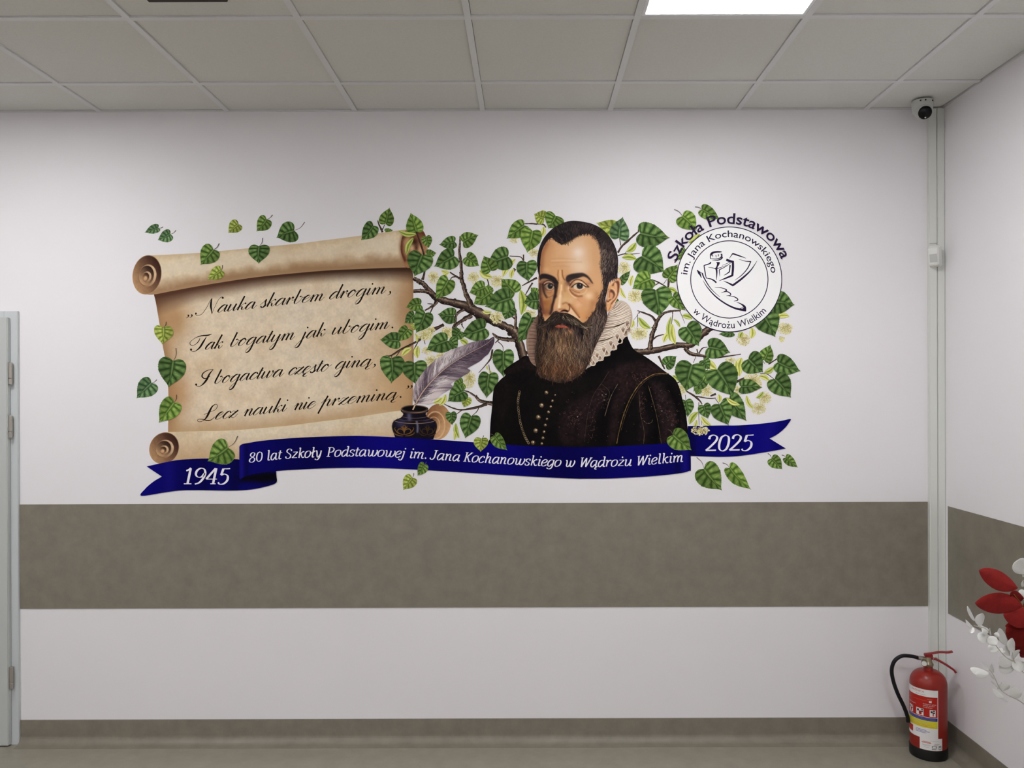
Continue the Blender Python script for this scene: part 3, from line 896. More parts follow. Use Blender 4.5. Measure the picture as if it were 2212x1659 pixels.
for li, ws in enumerate(VERSE):
    I = Ink()
    for txt, x0, y0, x1, y1 in ws:
        word(I, SCRIPT, txt, x0, x1, lambda x: y0 + (y1 - y0) * (x - x0) / (x1 - x0), 14.6, .60, 3.3, .85, INKB, 'point')
    if li == 0:
        comma(I, T5, 148, 716, .85); comma(I, T5, 215, 712, .85)
        dot(I, T5, 295, 682, 18); stroke_w(I, T5, [(284, 690), (300, 712), (340, 718), (410, 690), (500, 570), (560, 450), (604, 388)], [10, 11, 9, 9, 9, 8, 8])
        stroke_w(I, T5, [(604, 388), (588, 450), (580, 540), (592, 620), (600, 692)], [8, 32, 38, 26, 10])
        stroke_w(I, T5, [(600, 690), (640, 590), (720, 430), (770, 375), (806, 366)], [7, 7, 8, 8, 9]); dot(I, T5, 808, 384, 20)
        F6 = FR(620, 590, 8.848); SCALE[F6] = 8.848
        comma(I, F6, 1972, 360)
    elif li == 1:
        stroke_w(I, T7, [(425, 345), (360, 450), (290, 560), (210, 628), (150, 640), (106, 612)], [9, 34, 32, 14, 9, 9]); dot(I, T7, 118, 600, 22)
        stroke_w(I, T7, [(528, 292), (440, 318), (330, 325), (210, 365), (120, 430), (95, 480), (130, 517), (200, 500), (265, 440), (296, 376)], [10, 28, 22, 10, 9, 12, 12, 10, 18, 9])
        F8 = FR(630, 670, 8.848); SCALE[F8] = 8.848
        dot(I, F8, 1926, 331, 17)
    elif li == 2:
        stroke_w(I, T9, [(450, 335), (380, 420), (330, 520), (270, 600), (200, 655), (140, 655), (105, 628)], [9, 28, 38, 30, 12, 9, 9]); dot(I, T9, 122, 626, 20)
        stroke_w(I, T9, [(450, 335), (340, 355), (255, 410), (235, 470), (280, 510), (350, 492), (390, 463)], [9, 13, 20, 26, 18, 10, 8])
        F10 = FR(600, 760, 8.848); SCALE[F10] = 8.848
        comma(I, F10, 1855, 243)
    else:
        stroke_w(I, T11, [(325, 432), (400, 398), (440, 335), (425, 297), (385, 303), (335, 345), (290, 430), (240, 530), (180, 600), (110, 628), (58, 612), (80, 582), (165, 584), (250, 606), (320, 592), (392, 535)], [8, 9, 10, 9, 14, 26, 38, 34, 12, 9, 9, 9, 14, 20, 14, 8])
        stroke_w(I, T11, [(178, 492), (250, 464), (330, 432)], [8, 9, 8])
        F12 = FR(650, 810, 8.848); SCALE[F12] = 8.848
        dot(I, F12, 1906, 420, 17); comma(I, F12, 2052, 214, .85); comma(I, F12, 2118, 210, .85)
    I.build('verse_line', scroll)

# ---- linden branches: one bough left of the man, one right of him
TREE = (Ink(), Ink())
for fr, pts, ws in [
    (A_, [(1030, 712), (1080, 740), (1130, 770), (1180, 830), (1240, 890), (1300, 920), (1420, 950), (1550, 990), (1650, 1040), (1780, 1110), (1900, 1170), (1985, 1215), (2020, 1280), (2060, 1400)], [34, 40, 46, 52, 66, 66, 72, 86, 98, 84, 80, 84, 76, 78]),
    (P_, [(210, 800), (245, 850), (265, 900), (290, 1010)], [72, 62, 56, 60]),
    (A_, [(1030, 836), (1130, 836), (1200, 858), (1250, 895)], [34, 36, 40, 44]),
    (A_, [(1060, 268), (1085, 340), (1110, 410), (1132, 490)], [12, 14, 16, 16]),
    (A_, [(1140, 640), (1130, 690), (1118, 730)], [18, 20, 24]),
    (A_, [(1590, 990), (1560, 920), (1528, 850), (1510, 780), (1492, 720), (1490, 640), (1482, 540), (1470, 460), (1475, 380), (1478, 310)], [74, 52, 42, 40, 40, 32, 28, 24, 18, 14]),
    (A_, [(1492, 725), (1440, 695), (1380, 655)], [24, 18, 11]), (A_, [(1440, 697), (1400, 705), (1378, 738)], [12, 10, 8]),
    (A_, [(1260, 930), (1220, 975), (1140, 1022)], [34, 24, 13]), (A_, [(1225, 968), (1190, 1050)], [15, 9]), (A_, [(1215, 960), (1165, 955)], [12, 8]),
    (A_, [(1515, 1005), (1445, 1060), (1430, 1140), (1398, 1200)], [34, 24, 22, 14]), (A_, [(1590, 1065), (1500, 1115), (1432, 1170), (1410, 1240), (1408, 1320)], [48, 34, 30, 24, 18]),
    (A_, [(1490, 1115), (1500, 1180)], [12, 7]), (A_, [(1325, 1160), (1230, 1195), (1180, 1235), (1070, 1315)], [18, 26, 28, 26]),
    (A_, [(1762, 858), (1748, 760), (1735, 720)], [10, 12, 8]), (A_, [(2005, 1200), (2008, 1070), (1985, 950), (1965, 895)], [34, 22, 14, 8]), (A_, [(2000, 1100), (1930, 1040)], [16, 8]),
    (A_, [(2212, 708), (2140, 745), (2068, 785)], [20, 15, 8]), (A_, [(2170, 755), (2130, 820), (2100, 875)], [16, 12, 8]), (A_, [(2212, 885), (2100, 885)], [20, 12]),
    (A_, [(2000, 1300), (1900, 1295), (1830, 1280), (1790, 1248)], [46, 36, 22, 10]), (A_, [(1950, 500), (2050, 508), (2085, 545)], [7, 9, 12]), (A_, [(2085, 545), (2082, 485)], [10, 12]), (A_, [(2005, 640), (1985, 620)], [24, 22]),
    (A_, [(2060, 195), (2150, 190), (2212, 195)], [7, 12, 14]), (P_, [(330, 75), (420, 78), (445, 100)], [6, 10, 8]),
    (B_, [(1500, 5), (1400, 62), (1250, 152), (1190, 200), (1050, 270), (930, 342), (870, 345)], [34, 30, 26, 24, 22, 16, 10]), (B_, [(1222, 190), (1172, 300), (1170, 415)], [11, 10, 6]), (B_, [(1030, 285), (985, 350)], [10, 7]), (B_, [(935, 335), (936, 375)], [9, 7]),
    (B_, [(1652, -20), (1604, 70), (1608, 150)], [30, 24, 18]), (B_, [(1690, 0), (1720, 50)], [10, 6]), (B_, [(1280, 150), (1300, 220)], [9, 6]),
    (B_, [(2030, 865), (1900, 835), (1850, 790), (1780, 742), (1715, 720)], [50, 36, 26, 18, 9]), (B_, [(1970, 868), (1870, 902), (1700, 932), (1600, 912), (1505, 868)], [34, 26, 18, 14, 8]), (B_, [(1885, 898), (1860, 950), (1800, 1005)], [12, 9, 6]), (B_, [(1705, 930), (1630, 985)], [10, 7]), (B_, [(1850, 795), (1860, 770)], [10, 12]),
    (B_, [(2030, 275), (2012, 370), (1960, 440), (1880, 530)], [20, 18, 12, 6]), (B_, [(2212, 172), (2100, 150), (2028, 100)], [44, 34, 14]), (B_, [(2110, 158), (2060, 205)], [18, 8]), (B_, [(2090, 190), (2140, 240), (2145, 295)], [9, 7, 6]), (B_, [(1990, 440), (2005, 530)], [7, 5]),
    (D_, [(60, 360), (130, 355), (300, 335), (480, 295), (640, 265), (760, 270), (860, 190), (960, 90), (1040, 20)], [100, 88, 82, 72, 74, 74, 64, 84, 90]),
    (D_, [(690, 300), (770, 372), (930, 400), (1020, 415)], [50, 46, 34, 26]), (D_, [(1100, 420), (1250, 402), (1400, 378)], [24, 18, 9]), (D_, [(870, 368), (915, 305), (980, 288)], [18, 14, 8]), (D_, [(860, 370), (845, 315)], [12, 16]), (D_, [(935, 400), (940, 470)], [20, 10]), (D_, [(755, 380), (755, 395)], [18, 14]),
    (D_, [(255, 330), (268, 220), (292, 110), (330, 15)], [66, 56, 54, 48]), (Z7, [(445, 1500), (470, 1470), (500, 1390), (560, 1320), (640, 1288), (780, 1275)], [48, 50, 42, 34, 26, 16]),
    (Z7, [(478, 1405), (430, 1345), (350, 1310), (260, 1278)], [36, 24, 20, 10]), (Z7, [(290, 1300), (262, 1310)], [12, 8]), (D_, [(300, 185), (350, 152), (430, 130)], [24, 18, 9]), (D_, [(305, 85), (340, 65)], [18, 12]),
    (Z7, [(25, 585), (70, 515), (150, 440), (262, 340)], [24, 24, 26, 16]), (Z7, [(268, 345), (280, 275)], [14, 16]), (Z7, [(60, 500), (45, 410)], [12, 7]), (Z7, [(25, 622), (100, 600), (180, 603), (290, 592)], [12, 12, 10, 6]), (Z7, [(105, 600), (130, 570)], [8, 6]),
    (Z7, [(430, 905), (515, 942), (600, 992)], [8, 16, 14]), (Z7, [(520, 945), (455, 985), (430, 1035)], [12, 9, 6]), (Z7, [(622, 1005), (642, 925)], [24, 16]), (Z7, [(570, 960), (610, 905)], [7, 5]),
    (D_, [(365, 400), (400, 480), (440, 565)], [26, 22, 18]), (D_, [(715, 845), (810, 902), (880, 962), (912, 1010)], [16, 24, 20, 10]), (D_, [(832, 908), (1000, 935), (1085, 930)], [14, 14, 9]), (D_, [(1085, 878), (1015, 905)], [26, 18]),
    (D_, [(1300, 745), (1380, 710), (1450, 675)], [30, 30, 26]), (D_, [(1390, 710), (1450, 748)], [14, 8]), (D_, [(1745, 505), (1840, 445), (1892, 398)], [16, 14, 9]), (D_, [(1640, 625), (1720, 625), (1815, 690)], [8, 9, 6]), (D_, [(600, 740), (640, 720)], [16, 12]),
    (Z7, [(680, 1290), (678, 1350), (660, 1470)], [12, 9, 6]), (Z7, [(765, 1285), (790, 1340), (825, 1430)], [8, 6, 5]), (D_, [(870, 985), (868, 1120), (875, 1270)], [8, 7, 6]), (D_, [(905, 1160), (905, 1270)], [5, 5]), (D_, [(800, 490), (850, 370)], [7, 6]), (D_, [(940, 450), (985, 575)], [7, 7]), (D_, [(1080, 940), (1130, 1010)], [7, 6]), (D_, [(700, 890), (708, 970)], [6, 5]),
    (Z7, [(262, 1320), (262, 1400), (262, 1500)], [8, 6, 5]), (Z7, [(262, 1330), (215, 1390)], [5, 4]), (D_, [(1700, 500), (1660, 440)], [6, 6]), (M_, [(75, 950), (70, 1050)], [16, 12]), (M_, [(150, 760), (215, 690)], [16, 12]),
]:
    make_branch(mural, fr, pts, ws, I=TREE[fr in (D_, Z7, M_)], build=False)
for I, p in zip(TREE, ((870, 640), (1400, 760))):
    I.build('branch', mural, at=on_wall(*p))

for fr, c, rx, ry in [(A_, (1222, 710), 50, 64), (A_, (1605, 710), 56, 58), (A_, (1830, 742), 66, 60), (A_, (2180, 470), 50, 40), (A_, (1830, 1090), 66, 58), (A_, (1350, 1240), 55, 60), (A_, (1995, 350), 42, 26), (A_, (1190, 1215), 50, 46), (A_, (2150, 1050), 58, 36),
                      (B_, (1300, 120), 80, 60), (B_, (1540, 95), 60, 66), (B_, (1315, 290), 60, 40), (B_, (1375, 410), 80, 72), (B_, (1780, 600), 66, 96), (B_, (1480, 345), 56, 34),
                      (P_, (985, 385), 42, 52), (P_, (1060, 575), 52, 46), (P_, (1085, 832), 62, 46), (D_, (1430, 195), 84, 78), (D_, (1955, 55), 92, 78), (D_, (1910, 186), 36, 34), (D_, (1545, 735), 118, 118), (D_, (1700, 930), 76, 76), (D_, (1620, 1060), 88, 74),
                      (D_, (655, 815), 60, 74), (D_, (960, 840), 86, 74), (D_, (1350, 850), 50, 76), (D_, (1265, 455), 66, 34)]:
    make_blossom(mural, fr, c, rx, ry)

for fr, a, b, w in [(A_, (1298, 640), (1378, 656), 38), (A_, (1372, 655), (1310, 715), 30), (A_, (1664, 640), (1785, 705), 66), (A_, (2005, 530), (1885, 700), 62), (A_, (1990, 625), (1965, 715), 46), (A_, (2055, 828), (2062, 1062), 82), (A_, (1690, 1028), (1782, 1035), 36), (A_, (1470, 1200), (1425, 1262), 36),
                   (B_, (1150, 262), (1045, 348), 64), (B_, (1222, 238), (1218, 372), 70), (B_, (1680, 170), (1765, 235), 62), (B_, (1522, 765), (1455, 885), 56), (B_, (1632, 1078), (1668, 1240), 54), (B_, (1615, 1158), (1615, 1262), 36), (B_, (1970, 448), (1985, 500), 22), (B_, (1995, 500), (2010, 550), 24), (B_, (1680, 48), (1618, 132), 46), (B_, (1480, 800), (1385, 855), 50), (B_, (1190, 100), (1210, 200), 34),
                   (D_, (988, 448), (1095, 570), 92), (D_, (1405, 425), (1380, 655), 112), (D_, (1340, 470), (1370, 650), 70), (D_, (1812, 540), (1688, 612), 66), (D_, (1628, 652), (1760, 715), 64), (D_, (540, 648), (615, 720), 52), (D_, (1120, 885), (1125, 988), 56), (D_, (1468, 898), (1550, 1065), 56), (D_, (1680, 850), (1590, 930), 50),
                   (D_, (858, 1105), (752, 1260), 76), (D_, (898, 1160), (1034, 1288), 62), (D_, (842, 1205), (796, 1312), 46), (D_, (1535, 45), (1528, 182), 76), (D_, (505, 100), (425, 235), 62), (D_, (535, 0), (575, 255), 88), (Z7, (660, 1350), (650, 1640), 50), (D_, (165, 0), (265, 44), 50),
                   (P_, (1065, 206), (998, 270), 44), (P_, (1068, 318), (968, 308), 42), (P_, (1083, 722), (1166, 798), 44), (Z7, (600, 1012), (742, 1075), 56), (Z7, (58, 1005), (122, 1132), 44), (Z7, (205, 858), (178, 985), 52), (M_, (240, 1395), (362, 1432), 62), (Z7, (208, 1392), (186, 1485), 44), (Z7, (690, 1380), (770, 1480), 34), (P_, (430, 95), (405, 170), 36), (M_, (450, 420), (320, 525), 92), (M_, (1370, 1410), (1520, 1400), 66), (M_, (960, 1590), (930, 1659), 60)]:
    make_bract(mural, fr, a, b, w, 'y' if (int(a[0]) % 3) else 'l')

for fr, b, t, W, tone in [
    (A_, (1150, 320), (1178, 428), 96, 'm'), (A_, (1160, 480), (1252, 470), 82, 'm'),
    (A_, (1425, 365), (1276, 393), 118, 'd'), (A_, (1508, 365), (1654, 300), 138, 'm'), (A_, (1420, 502), (1228, 600), 186, 'd'), (A_, (1540, 510), (1662, 596), 128, 'm'), (A_, (1365, 730), (1244, 914), 168, 'm'),
    (A_, (1100, 965), (958, 993), 124, 'm'), (A_, (1040, 1060), (945, 1145), 112, 'd'), (A_, (1050, 1160), (1035, 1210), 90, 'l'), (A_, (1145, 1045), (1055, 1238), 186, 'd'), (A_, (1420, 1070), (1263, 1055), 144, 'd'),
    (A_, (980, 1200), (882, 1322), 118, 'm'), (B_, (1015, 185), (805, 172), 176, 'd'), (B_, (1680, 80), (1600, 180), 140, 'd'), (B_, (1560, 180), (1650, 280), 140, 'd'), (B_, (1540, 180), (1308, 285), 206, 'd'), (A_, (1715, 1190), (1480, 1260), 196, 'd'),
    (A_, (1935, 505), (1735, 575), 222, 'd'), (A_, (1770, 640), (1703, 497), 148, 'm'), (A_, (2090, 208), (1920, 337), 162, 'm'), (A_, (2170, 262), (2118, 470), 196, 'g'), (A_, (2115, 562), (2132, 747), 196, 'd'), (A_, (2000, 850), (1868, 715), 172, 'm'),
    (A_, (1755, 850), (1740, 770), 86, 'g'), (A_, (1765, 850), (1600, 965), 160, 'm'), (A_, (1710, 800), (1562, 852), 150, 'm'), (A_, (1960, 995), (1905, 1112), 136, 'd'), (A_, (1955, 905), (1712, 985), 216, 'd'), (A_, (2212, 860), (2150, 800), 84, 'm'), (A_, (2225, 925), (2082, 948), 170, 'd'), (P_, (345, 722), (250, 897), 132, 'd'),
    (B_, (935, 374), (930, 648), 256, 'd'), (B_, (1185, 422), (1200, 662), 254, 'd'), (B_, (2150, 302), (2150, 580), 214, 'd'), (B_, (1992, 547), (1968, 808), 214, 'd'), (B_, (1710, 640), (1595, 690), 136, 'm'), (B_, (1752, 800), (1718, 908), 110, 'l'), (B_, (1715, 730), (1542, 842), 190, 'd'),
    (B_, (1800, 1002), (1735, 1243), 216, 'd'), (B_, (1580, 965), (1592, 1100), 118, 'd'),
    (P_, (432, 38), (362, 8), 92, 'l'), (P_, (512, 22), (460, 108), 138, 'm'), (P_, (945, 128), (790, 68), 112, 'l'), (P_, (948, 172), (975, 26), 134, 'b'), (P_, (1095, 140), (1300, 172), 170, 'd'), (P_, (1105, 298), (1262, 408), 206, 'd'),
    (Z7, (625, 892), (740, 725), 178, 'm'), (P_, (1165, 455), (1038, 525), 130, 'g'), (P_, (1202, 532), (1226, 718), 202, 'd'), (M_, (130, 1165), (280, 1335), 170, 'm'), (P_, (930, 600), (945, 650), 30, 'd'), (P_, (960, 480), (1028, 396), 50, 'd'),
    (M_, (275, 600), (195, 742), 96, 'm'), (D_, (715, 38), (872, 278), 288, 'd'), (D_, (455, 518), (592, 402), 158, 'd'), (D_, (705, 965), (732, 1172), 170, 'd'),
    (D_, (925, 455), (1010, 570), 150, 'd'), (D_, (930, 700), (800, 850), 150, 'd'), (D_, (870, 820), (830, 885), 90, 'm'), (D_, (940, 600), (980, 740), 120, 'm'), (D_, (995, 292), (1266, 360), 248, 'd'), (D_, (1690, 450), (1768, 256), 184, 'm'), (D_, (1492, 442), (1680, 610), 282, 'd'),
    (D_, (1862, 482), (2150, 592), 236, 'd'), (D_, (1825, 690), (2028, 928), 276, 'd'), (D_, (785, 512), (710, 852), 352, 'd'), (D_, (1400, 790), (1670, 800), 170, 'd'), (D_, (1255, 930), (1470, 1220), 230, 'd'), (D_, (1100, 572), (1300, 915), 384, 'd'),
    (D_, (1132, 1012), (1244, 1275), 268, 'd'), (D_, (930, 1022), (988, 1192), 164, 'd'), (D_, (1300, 112), (1118, 126), 90, 'd'), (M_, (1200, 1375), (1352, 1652), 290, 'd'), (M_, (1330, 1225), (1584, 1266), 262, 'd')]:
    make_leaf('leaf', mural, fr, b, t, W, tone)
make_bract(mural, D_, (1218, 932), (1384, 1014), 56, 'y')
# the spray over the scroll's upper right end
make_leaf('leaf', mural, A_, (1115, 492), (1043, 698), 228, 'd')
make_branch(mural, A_, [(1060, 262), (1085, 340), (1110, 410), (1134, 488)], [10, 13, 15, 15])
make_leaf('leaf', mural, A_, (1060, 265), (1004, 86), 158, 'g')
make_bract(mural, A_, (1058, 292), (888, 262), 50, 'l')
make_bract(mural, A_, (1030, 328), (964, 490), 52, 'l')
make_leaf('leaf', mural, A_, (648, 212), (530, 350), 140, 'd')
# falling leaves printed over the scroll
make_leaf('leaf', mural, S5, (1002, 552), (848, 732), 222, 'm', (1072, 475))
make_leaf('leaf', mural, S5, (1548, 512), (1546, 720), 238, 'd', (1592, 410))
make_leaf('leaf', mural, S5, (1092, 798), (930, 906), 148, 'l', (1112, 735))
make_leaf('leaf', mural, S1, (387, 250), (370, 443), 214, 'l', (420, 185))
make_leaf('leaf', mural, S1, (498, 632), (444, 934), 312, 'd', (530, 485))
make_leaf('leaf', mural, S1, (507, 1105), (333, 1334), 220, 'g', (537, 1015))
make_leaf('leaf', mural, M_, (245, 208), (412, 378), 220, 'g', (145, 125))
make_leaf('leaf', mural, M_, (478, 126), (692, 240), 158, 'm', (395, 95))
# ------------------------------------------------------------------ the printed portrait
portrait = empty('portrait')
portrait.parent = mural
portrait['label'] = 'bearded man in a white ruff and black doublet'

# ---- doublet
O = cr(P_([(300, 985), (345, 1000), (420, 1080), (560, 1110), (720, 1075), (860, 980), (960, 890), (1000, 848), (1016, 880), (1052, 942), (1130, 990), (1200, 1040), (1255, 1085), (1330, 1142), (1366, 1210), (1388, 1300), (1408, 1380), (1420, 1480), (1424, 1600),
                (1420, 1640), (900, 1660), (60, 1640), (58, 1560), (62, 1450), (72, 1350), (80, 1250), (90, 1200), (130, 1150), (165, 1118), (152, 1090), (200, 1048), (260, 1010)]), 5, True)
def coat_col(P):
    n = fbm(P, 16, 5, 4); d = fbm(P, 4, 15, 3)
    C = np.tile(np.array((15., 11., 12.)), (len(P), 1))
    mar = (46, 30, 33)
    ops = [(P_, 'b', (26, 20, 20), .7, (600, 1250), 260, 200), (P_, 'p', mar, .75, 30, [(640, 1300), (800, 1200), (900, 1060), (1010, 1040), (1000, 1120), (880, 1250), (790, 1400), (720, 1580), (560, 1590), (540, 1420)]),
           (P_, 'p', (48, 31, 32), .85, 26, [(900, 1180), (990, 1060), (1130, 1020), (1290, 1090), (1180, 1110), (1060, 1210), (980, 1340), (930, 1560), (860, 1580), (880, 1350)]),
           (P_, 'p', (8, 6, 9), .9, 30, [(870, 1250), (950, 1180), (900, 1330), (870, 1580), (810, 1580), (820, 1400)]), (P_, 'p', (52, 36, 38), .85, 30, [(1150, 1180), (1230, 1170), (1330, 1300), (1390, 1440), (1400, 1580), (1240, 1590), (1210, 1420), (1170, 1300)]),
           (P_, 'p', (40, 27, 30), .8, 24, [(1070, 1220), (1120, 1200), (1110, 1320), (1150, 1440), (1130, 1580), (1080, 1580), (1090, 1420)]), (P_, 'l', (5, 4, 5), .9, 40, [(1150, 1200), (1180, 1330), (1210, 1450), (1200, 1600)]), (P_, 'l', (6, 5, 6), .85, 46, [(1010, 1320), (970, 1450), (960, 1600)]),
           (P_, 'l', (6, 5, 6), .9, 34, [(1290, 1200), (1350, 1330), (1360, 1500)]), (P_, 'p', (36, 24, 25), .8, 14, [(160, 1095), (260, 1020), (330, 1000), (380, 1080), (300, 1080), (180, 1110)]), (P_, 'b', (34, 24, 24), .5, (150, 1300), 60, 160),
           (P_, 'l', (30, 22, 22), .6, 14, [(160, 1120), (180, 1250), (140, 1420)]), (P_, 'l', (7, 6, 7), .9, 60, [(740, 1080), (900, 990), (1010, 900)])]
    C = paint(P, C, ops)
    br = C.mean(1, keepdims=True)
    return C * (0.5 + .42 * n[:, None] + (d[:, None] - .5) * .7)
I = Ink(); I.fill(O, coat_col, 1.7)
GOLD = (150, 124, 84)
r = np.random.default_rng(4)
# gold piping and faint brocade
for pts, w, c in [([(1290, 1106), (1190, 1112), (1100, 1170), (1030, 1270), (980, 1390), (950, 1500), (932, 1590)], 5, (116, 92, 54)), ([(1280, 1112), (1190, 1122), (1110, 1178), (1040, 1280), (990, 1400), (962, 1500)], 2.5, (72, 56, 40)),
                  ([(880, 1090), (830, 1170), (770, 1260), (735, 1380), (720, 1480), (710, 1580)], 2.5, (66, 54, 48)), ([(940, 1178), (890, 1270), (850, 1400)], 4, (86, 72, 60)), ([(830, 1180), (880, 1230), (870, 1290)], 2, (80, 66, 54)), ([(1150, 1190), (1190, 1330), (1215, 1440), (1240, 1590)], 3, (92, 76, 56)),
                  ([(1085, 1230), (1095, 1380), (1120, 1500), (1118, 1590)], 3, (78, 64, 50)), ([(1115, 1430), (1140, 1450), (1170, 1445), (1178, 1425)], 3, (96, 80, 66))]:
    L = cr(P_(pts), 8)
    I.ribbon(L, w / 3.191 * (.7 + .5 * r.random(len(L))), np.array(c) * (.6 + .7 * r.random((len(L), 1))))
for q in range(330):
    cx, cy, sx, sy = [(620, 1430, 60, 110), (830, 1270, 40, 70), (1080, 1140, 60, 40), (1240, 1320, 55, 100), (1110, 1330, 24, 80), (1330, 1420, 36, 90), (660, 1400, 40, 60), (760, 1450, 26, 90)][q % 8]
    x, y = r.normal(cx, sx * .6), r.normal(cy, sy * .6)
    a = r.uniform(0, 6.28); l = r.uniform(4, 13)
    p = P_([(x, y), (x + l * math.cos(a), y + l * math.sin(a)), (x + l * math.cos(a) + l * .7 * math.cos(a + 1.2), y + l * math.sin(a) + l * .7 * math.sin(a + 1.2))])
    I.ribbon(cr(p, 4), .55, np.array((84, 60, 56)) * r.uniform(.6, 1.25))
for q in range(60):
    x, y = r.uniform(560, 1390), r.uniform(1180, 1580)
    p = P_([(x, y)])[0]; I.disc(p[0], p[1], r.uniform(.3, .6), np.array((150, 130, 118)) * r.uniform(.5, 1.1), n=6)
for x, y in ((662, 1405), (1243, 1365), (845, 1290), (832, 1255), (858, 1250)):
    p = P_([(x, y)])[0]; I.disc(p[0], p[1], .9, (214, 206, 200), n=6)
I.build('doublet', portrait)
I = Ink()                                           # gold chain
L = cr(P_([(262, 1235), (252, 1300), (258, 1380), (272, 1460), (300, 1540), (335, 1605)]), 9)
for i in range(0, len(L) - 3, 2):
    d = L[i + 2] - L[i]; rot = math.atan2(d[1], d[0])
    a = np.linspace(0, 2 * math.pi, 13)
    u, v = 2.9 * np.cos(a), 1.9 * np.sin(a)
    I.ribbon(np.stack([L[i, 0] + u * math.cos(rot) - v * math.sin(rot), L[i, 1] + u * math.sin(rot) + v * math.cos(rot)], 1), .75, np.array((142, 122, 94)) * r.uniform(.6, 1.25))
I.build('gold_chain', portrait)
for x, y, q in [(448, 1238, 15), (415, 1326, 18), (392, 1408, 19), (374, 1500, 18), (356, 1582, 17), (490, 1295, 11), (478, 1335, 10), (462, 1372, 12), (452, 1420, 10), (440, 1462, 12), (432, 1508, 11), (424, 1550, 12), (416, 1590, 11), (508, 1255, 7)]:
    I = Ink(); p = P_([(x, y)])[0]; k = q / 3.191
    I.disc(p[0], p[1], k, (44, 32, 24), n=14, lv=1, c_mid=(92, 74, 54))
    I.disc(p[0] - k * .1, p[1] - k * .15, k * .66, (84, 66, 48), n=10, lv=2, c_mid=(150, 128, 98))
    I.disc(p[0] + k * .15, p[1] - k * .2, k * .28, (226, 214, 190), n=7, lv=3)
    for w_ in range(5):
        a = r.uniform(0, 6.28); I.disc(p[0] + k * .6 * math.cos(a), p[1] + k * .6 * math.sin(a), k * .14, (168, 146, 112), n=5, lv=4)
    I.build('button', portrait, at=on_wall(*p))

# ---- ruff
R_R = G_([(1470, 250), (1545, 150), (1630, 75), (1720, 82), (1800, 150), (1838, 230), (1855, 330), (1845, 450), (1800, 590), (1758, 650), (1705, 700), (1690, 765), (1610, 790), (1598, 870), (1500, 885), (1490, 965), (1400, 985), (1375, 1050), (1275, 1060), (1250, 1125), (1165, 1135), (1100, 1190), (1060, 1180), (1110, 1050), (1180, 900), (1250, 700), (1330, 520), (1400, 420), (1440, 330)])
R_L = G_([(330, 290), (250, 400), (185, 500), (148, 600), (128, 740), (140, 880), (165, 980), (190, 1050), (240, 1110), (330, 1140), (360, 900), (360, 600), (350, 420)])
I = Ink()
I.fill(cr(R_R, 4, True), lambda P: paint(P, np.array((196, 180, 164)) * (1 + (fbm(P, 5, 8, 3)[:, None] - .5) * .14), [(G_, 'l', (120, 98, 86), .85, 110, [(1440, 300), (1400, 450), (1320, 600), (1230, 800), (1150, 1000)]), (G_, 'l', (222, 208, 190), .6, 90, [(1680, 300), (1600, 480), (1480, 640), (1330, 800), (1240, 930)]), (G_, 'b', (150, 130, 116), .7, (1560, 150), 90, 60), (G_, 'l', (150, 130, 112), .5, 40, [(1840, 250), (1830, 400), (1790, 560)])]), 1.6)
I.fill(cr(R_L, 4, True), lambda P: paint(P, np.array((128, 102, 88)) * (1 + (fbm(P, 5, 9, 3)[:, None] - .5) * .16), [(G_, 'l', (84, 62, 52), .9, 70, [(320, 330), (310, 600), (290, 900), (320, 1120)]), (G_, 'l', (156, 132, 116), .6, 24, [(160, 620), (148, 760), (160, 900)])]), 1.6)
def pleat(a, b, w, c, c2=None, bow=.06, fr=G_):
    a, b = np.asarray(a, float), np.asarray(b, float)
    d = b - a
    L = cr(fr([a, (a + b) / 2 + np.array([-d[1], d[0]]) * bow, b]), 8)
    I.ribbon(L, taper(len(L), w * .4, w, w * .5) / 7.542, c, c2)
inn = cr([(1500, 215), (1465, 300), (1440, 380), (1400, 470), (1360, 560), (1320, 640), (1285, 730), (1250, 820), (1215, 920), (1180, 1000)], 6)
out = cr([(1640, 80), (1770, 130), (1820, 220), (1835, 310), (1800, 380), (1740, 440), (1680, 520), (1590, 610), (1480, 720), (1360, 850), (1250, 960), (1170, 1010)], 6)
fi = np.linspace(0, len(inn) - 1, 26).astype(int); fo = np.linspace(0, len(out) - 1, 26).astype(int)
for q, (i, j) in enumerate(zip(fi, fo)):
    a, b = inn[i], out[j]
    pleat(a + (0, 9), b + (0, 12), 13, (232, 220, 202), bow=.05)
    pleat(a + (0, 2), b + (0, 3), 8 if q % 2 else 5, (92, 72, 62), (134, 114, 98), bow=.05)
    if q % 2 == 0:
        pleat(a + (4, 16), b * .6 + a * .4 + (0, 18), 9, (150, 128, 112), bow=.03)
def loop(px, py, ex, ey, wd):
    '''one open end of a pleat: a drop from its pinched point p to its round end e'''
    p, e = np.array((px, py), float), np.array((ex, ey), float)
    d = e - p
    n = np.array([-d[1], d[0]]) / np.hypot(*d) * wd
    O = cr(G_([p, p + d * .35 + n * .62, p + d * .72 + n, e + n * .55, e + d * .04, e - n * .55, p + d * .72 - n, p + d * .35 - n * .62]), 5, True)
    c0, c1 = G_([p + d * .45])[0], G_([e])[0]
    I.fill(O, lambda P: np.array((96, 74, 62)) + (np.array((196, 178, 158)) - np.array((96, 74, 62))) * np.clip(np.hypot(*(P - c0).T) / np.hypot(*(c1 - c0)) * .95, 0, 1)[:, None], 1.0)
    L = np.vstack([O, O[:1]])
    I.ribbon(L, 1.15, (226, 212, 194), lv=11)
    I.ribbon(L + (.75, .6), .45, (112, 90, 76), lv=10)
TOP = [(1775, 395), (1700, 505), (1605, 615), (1500, 725), (1385, 830), (1278, 925), (1178, 1005)]
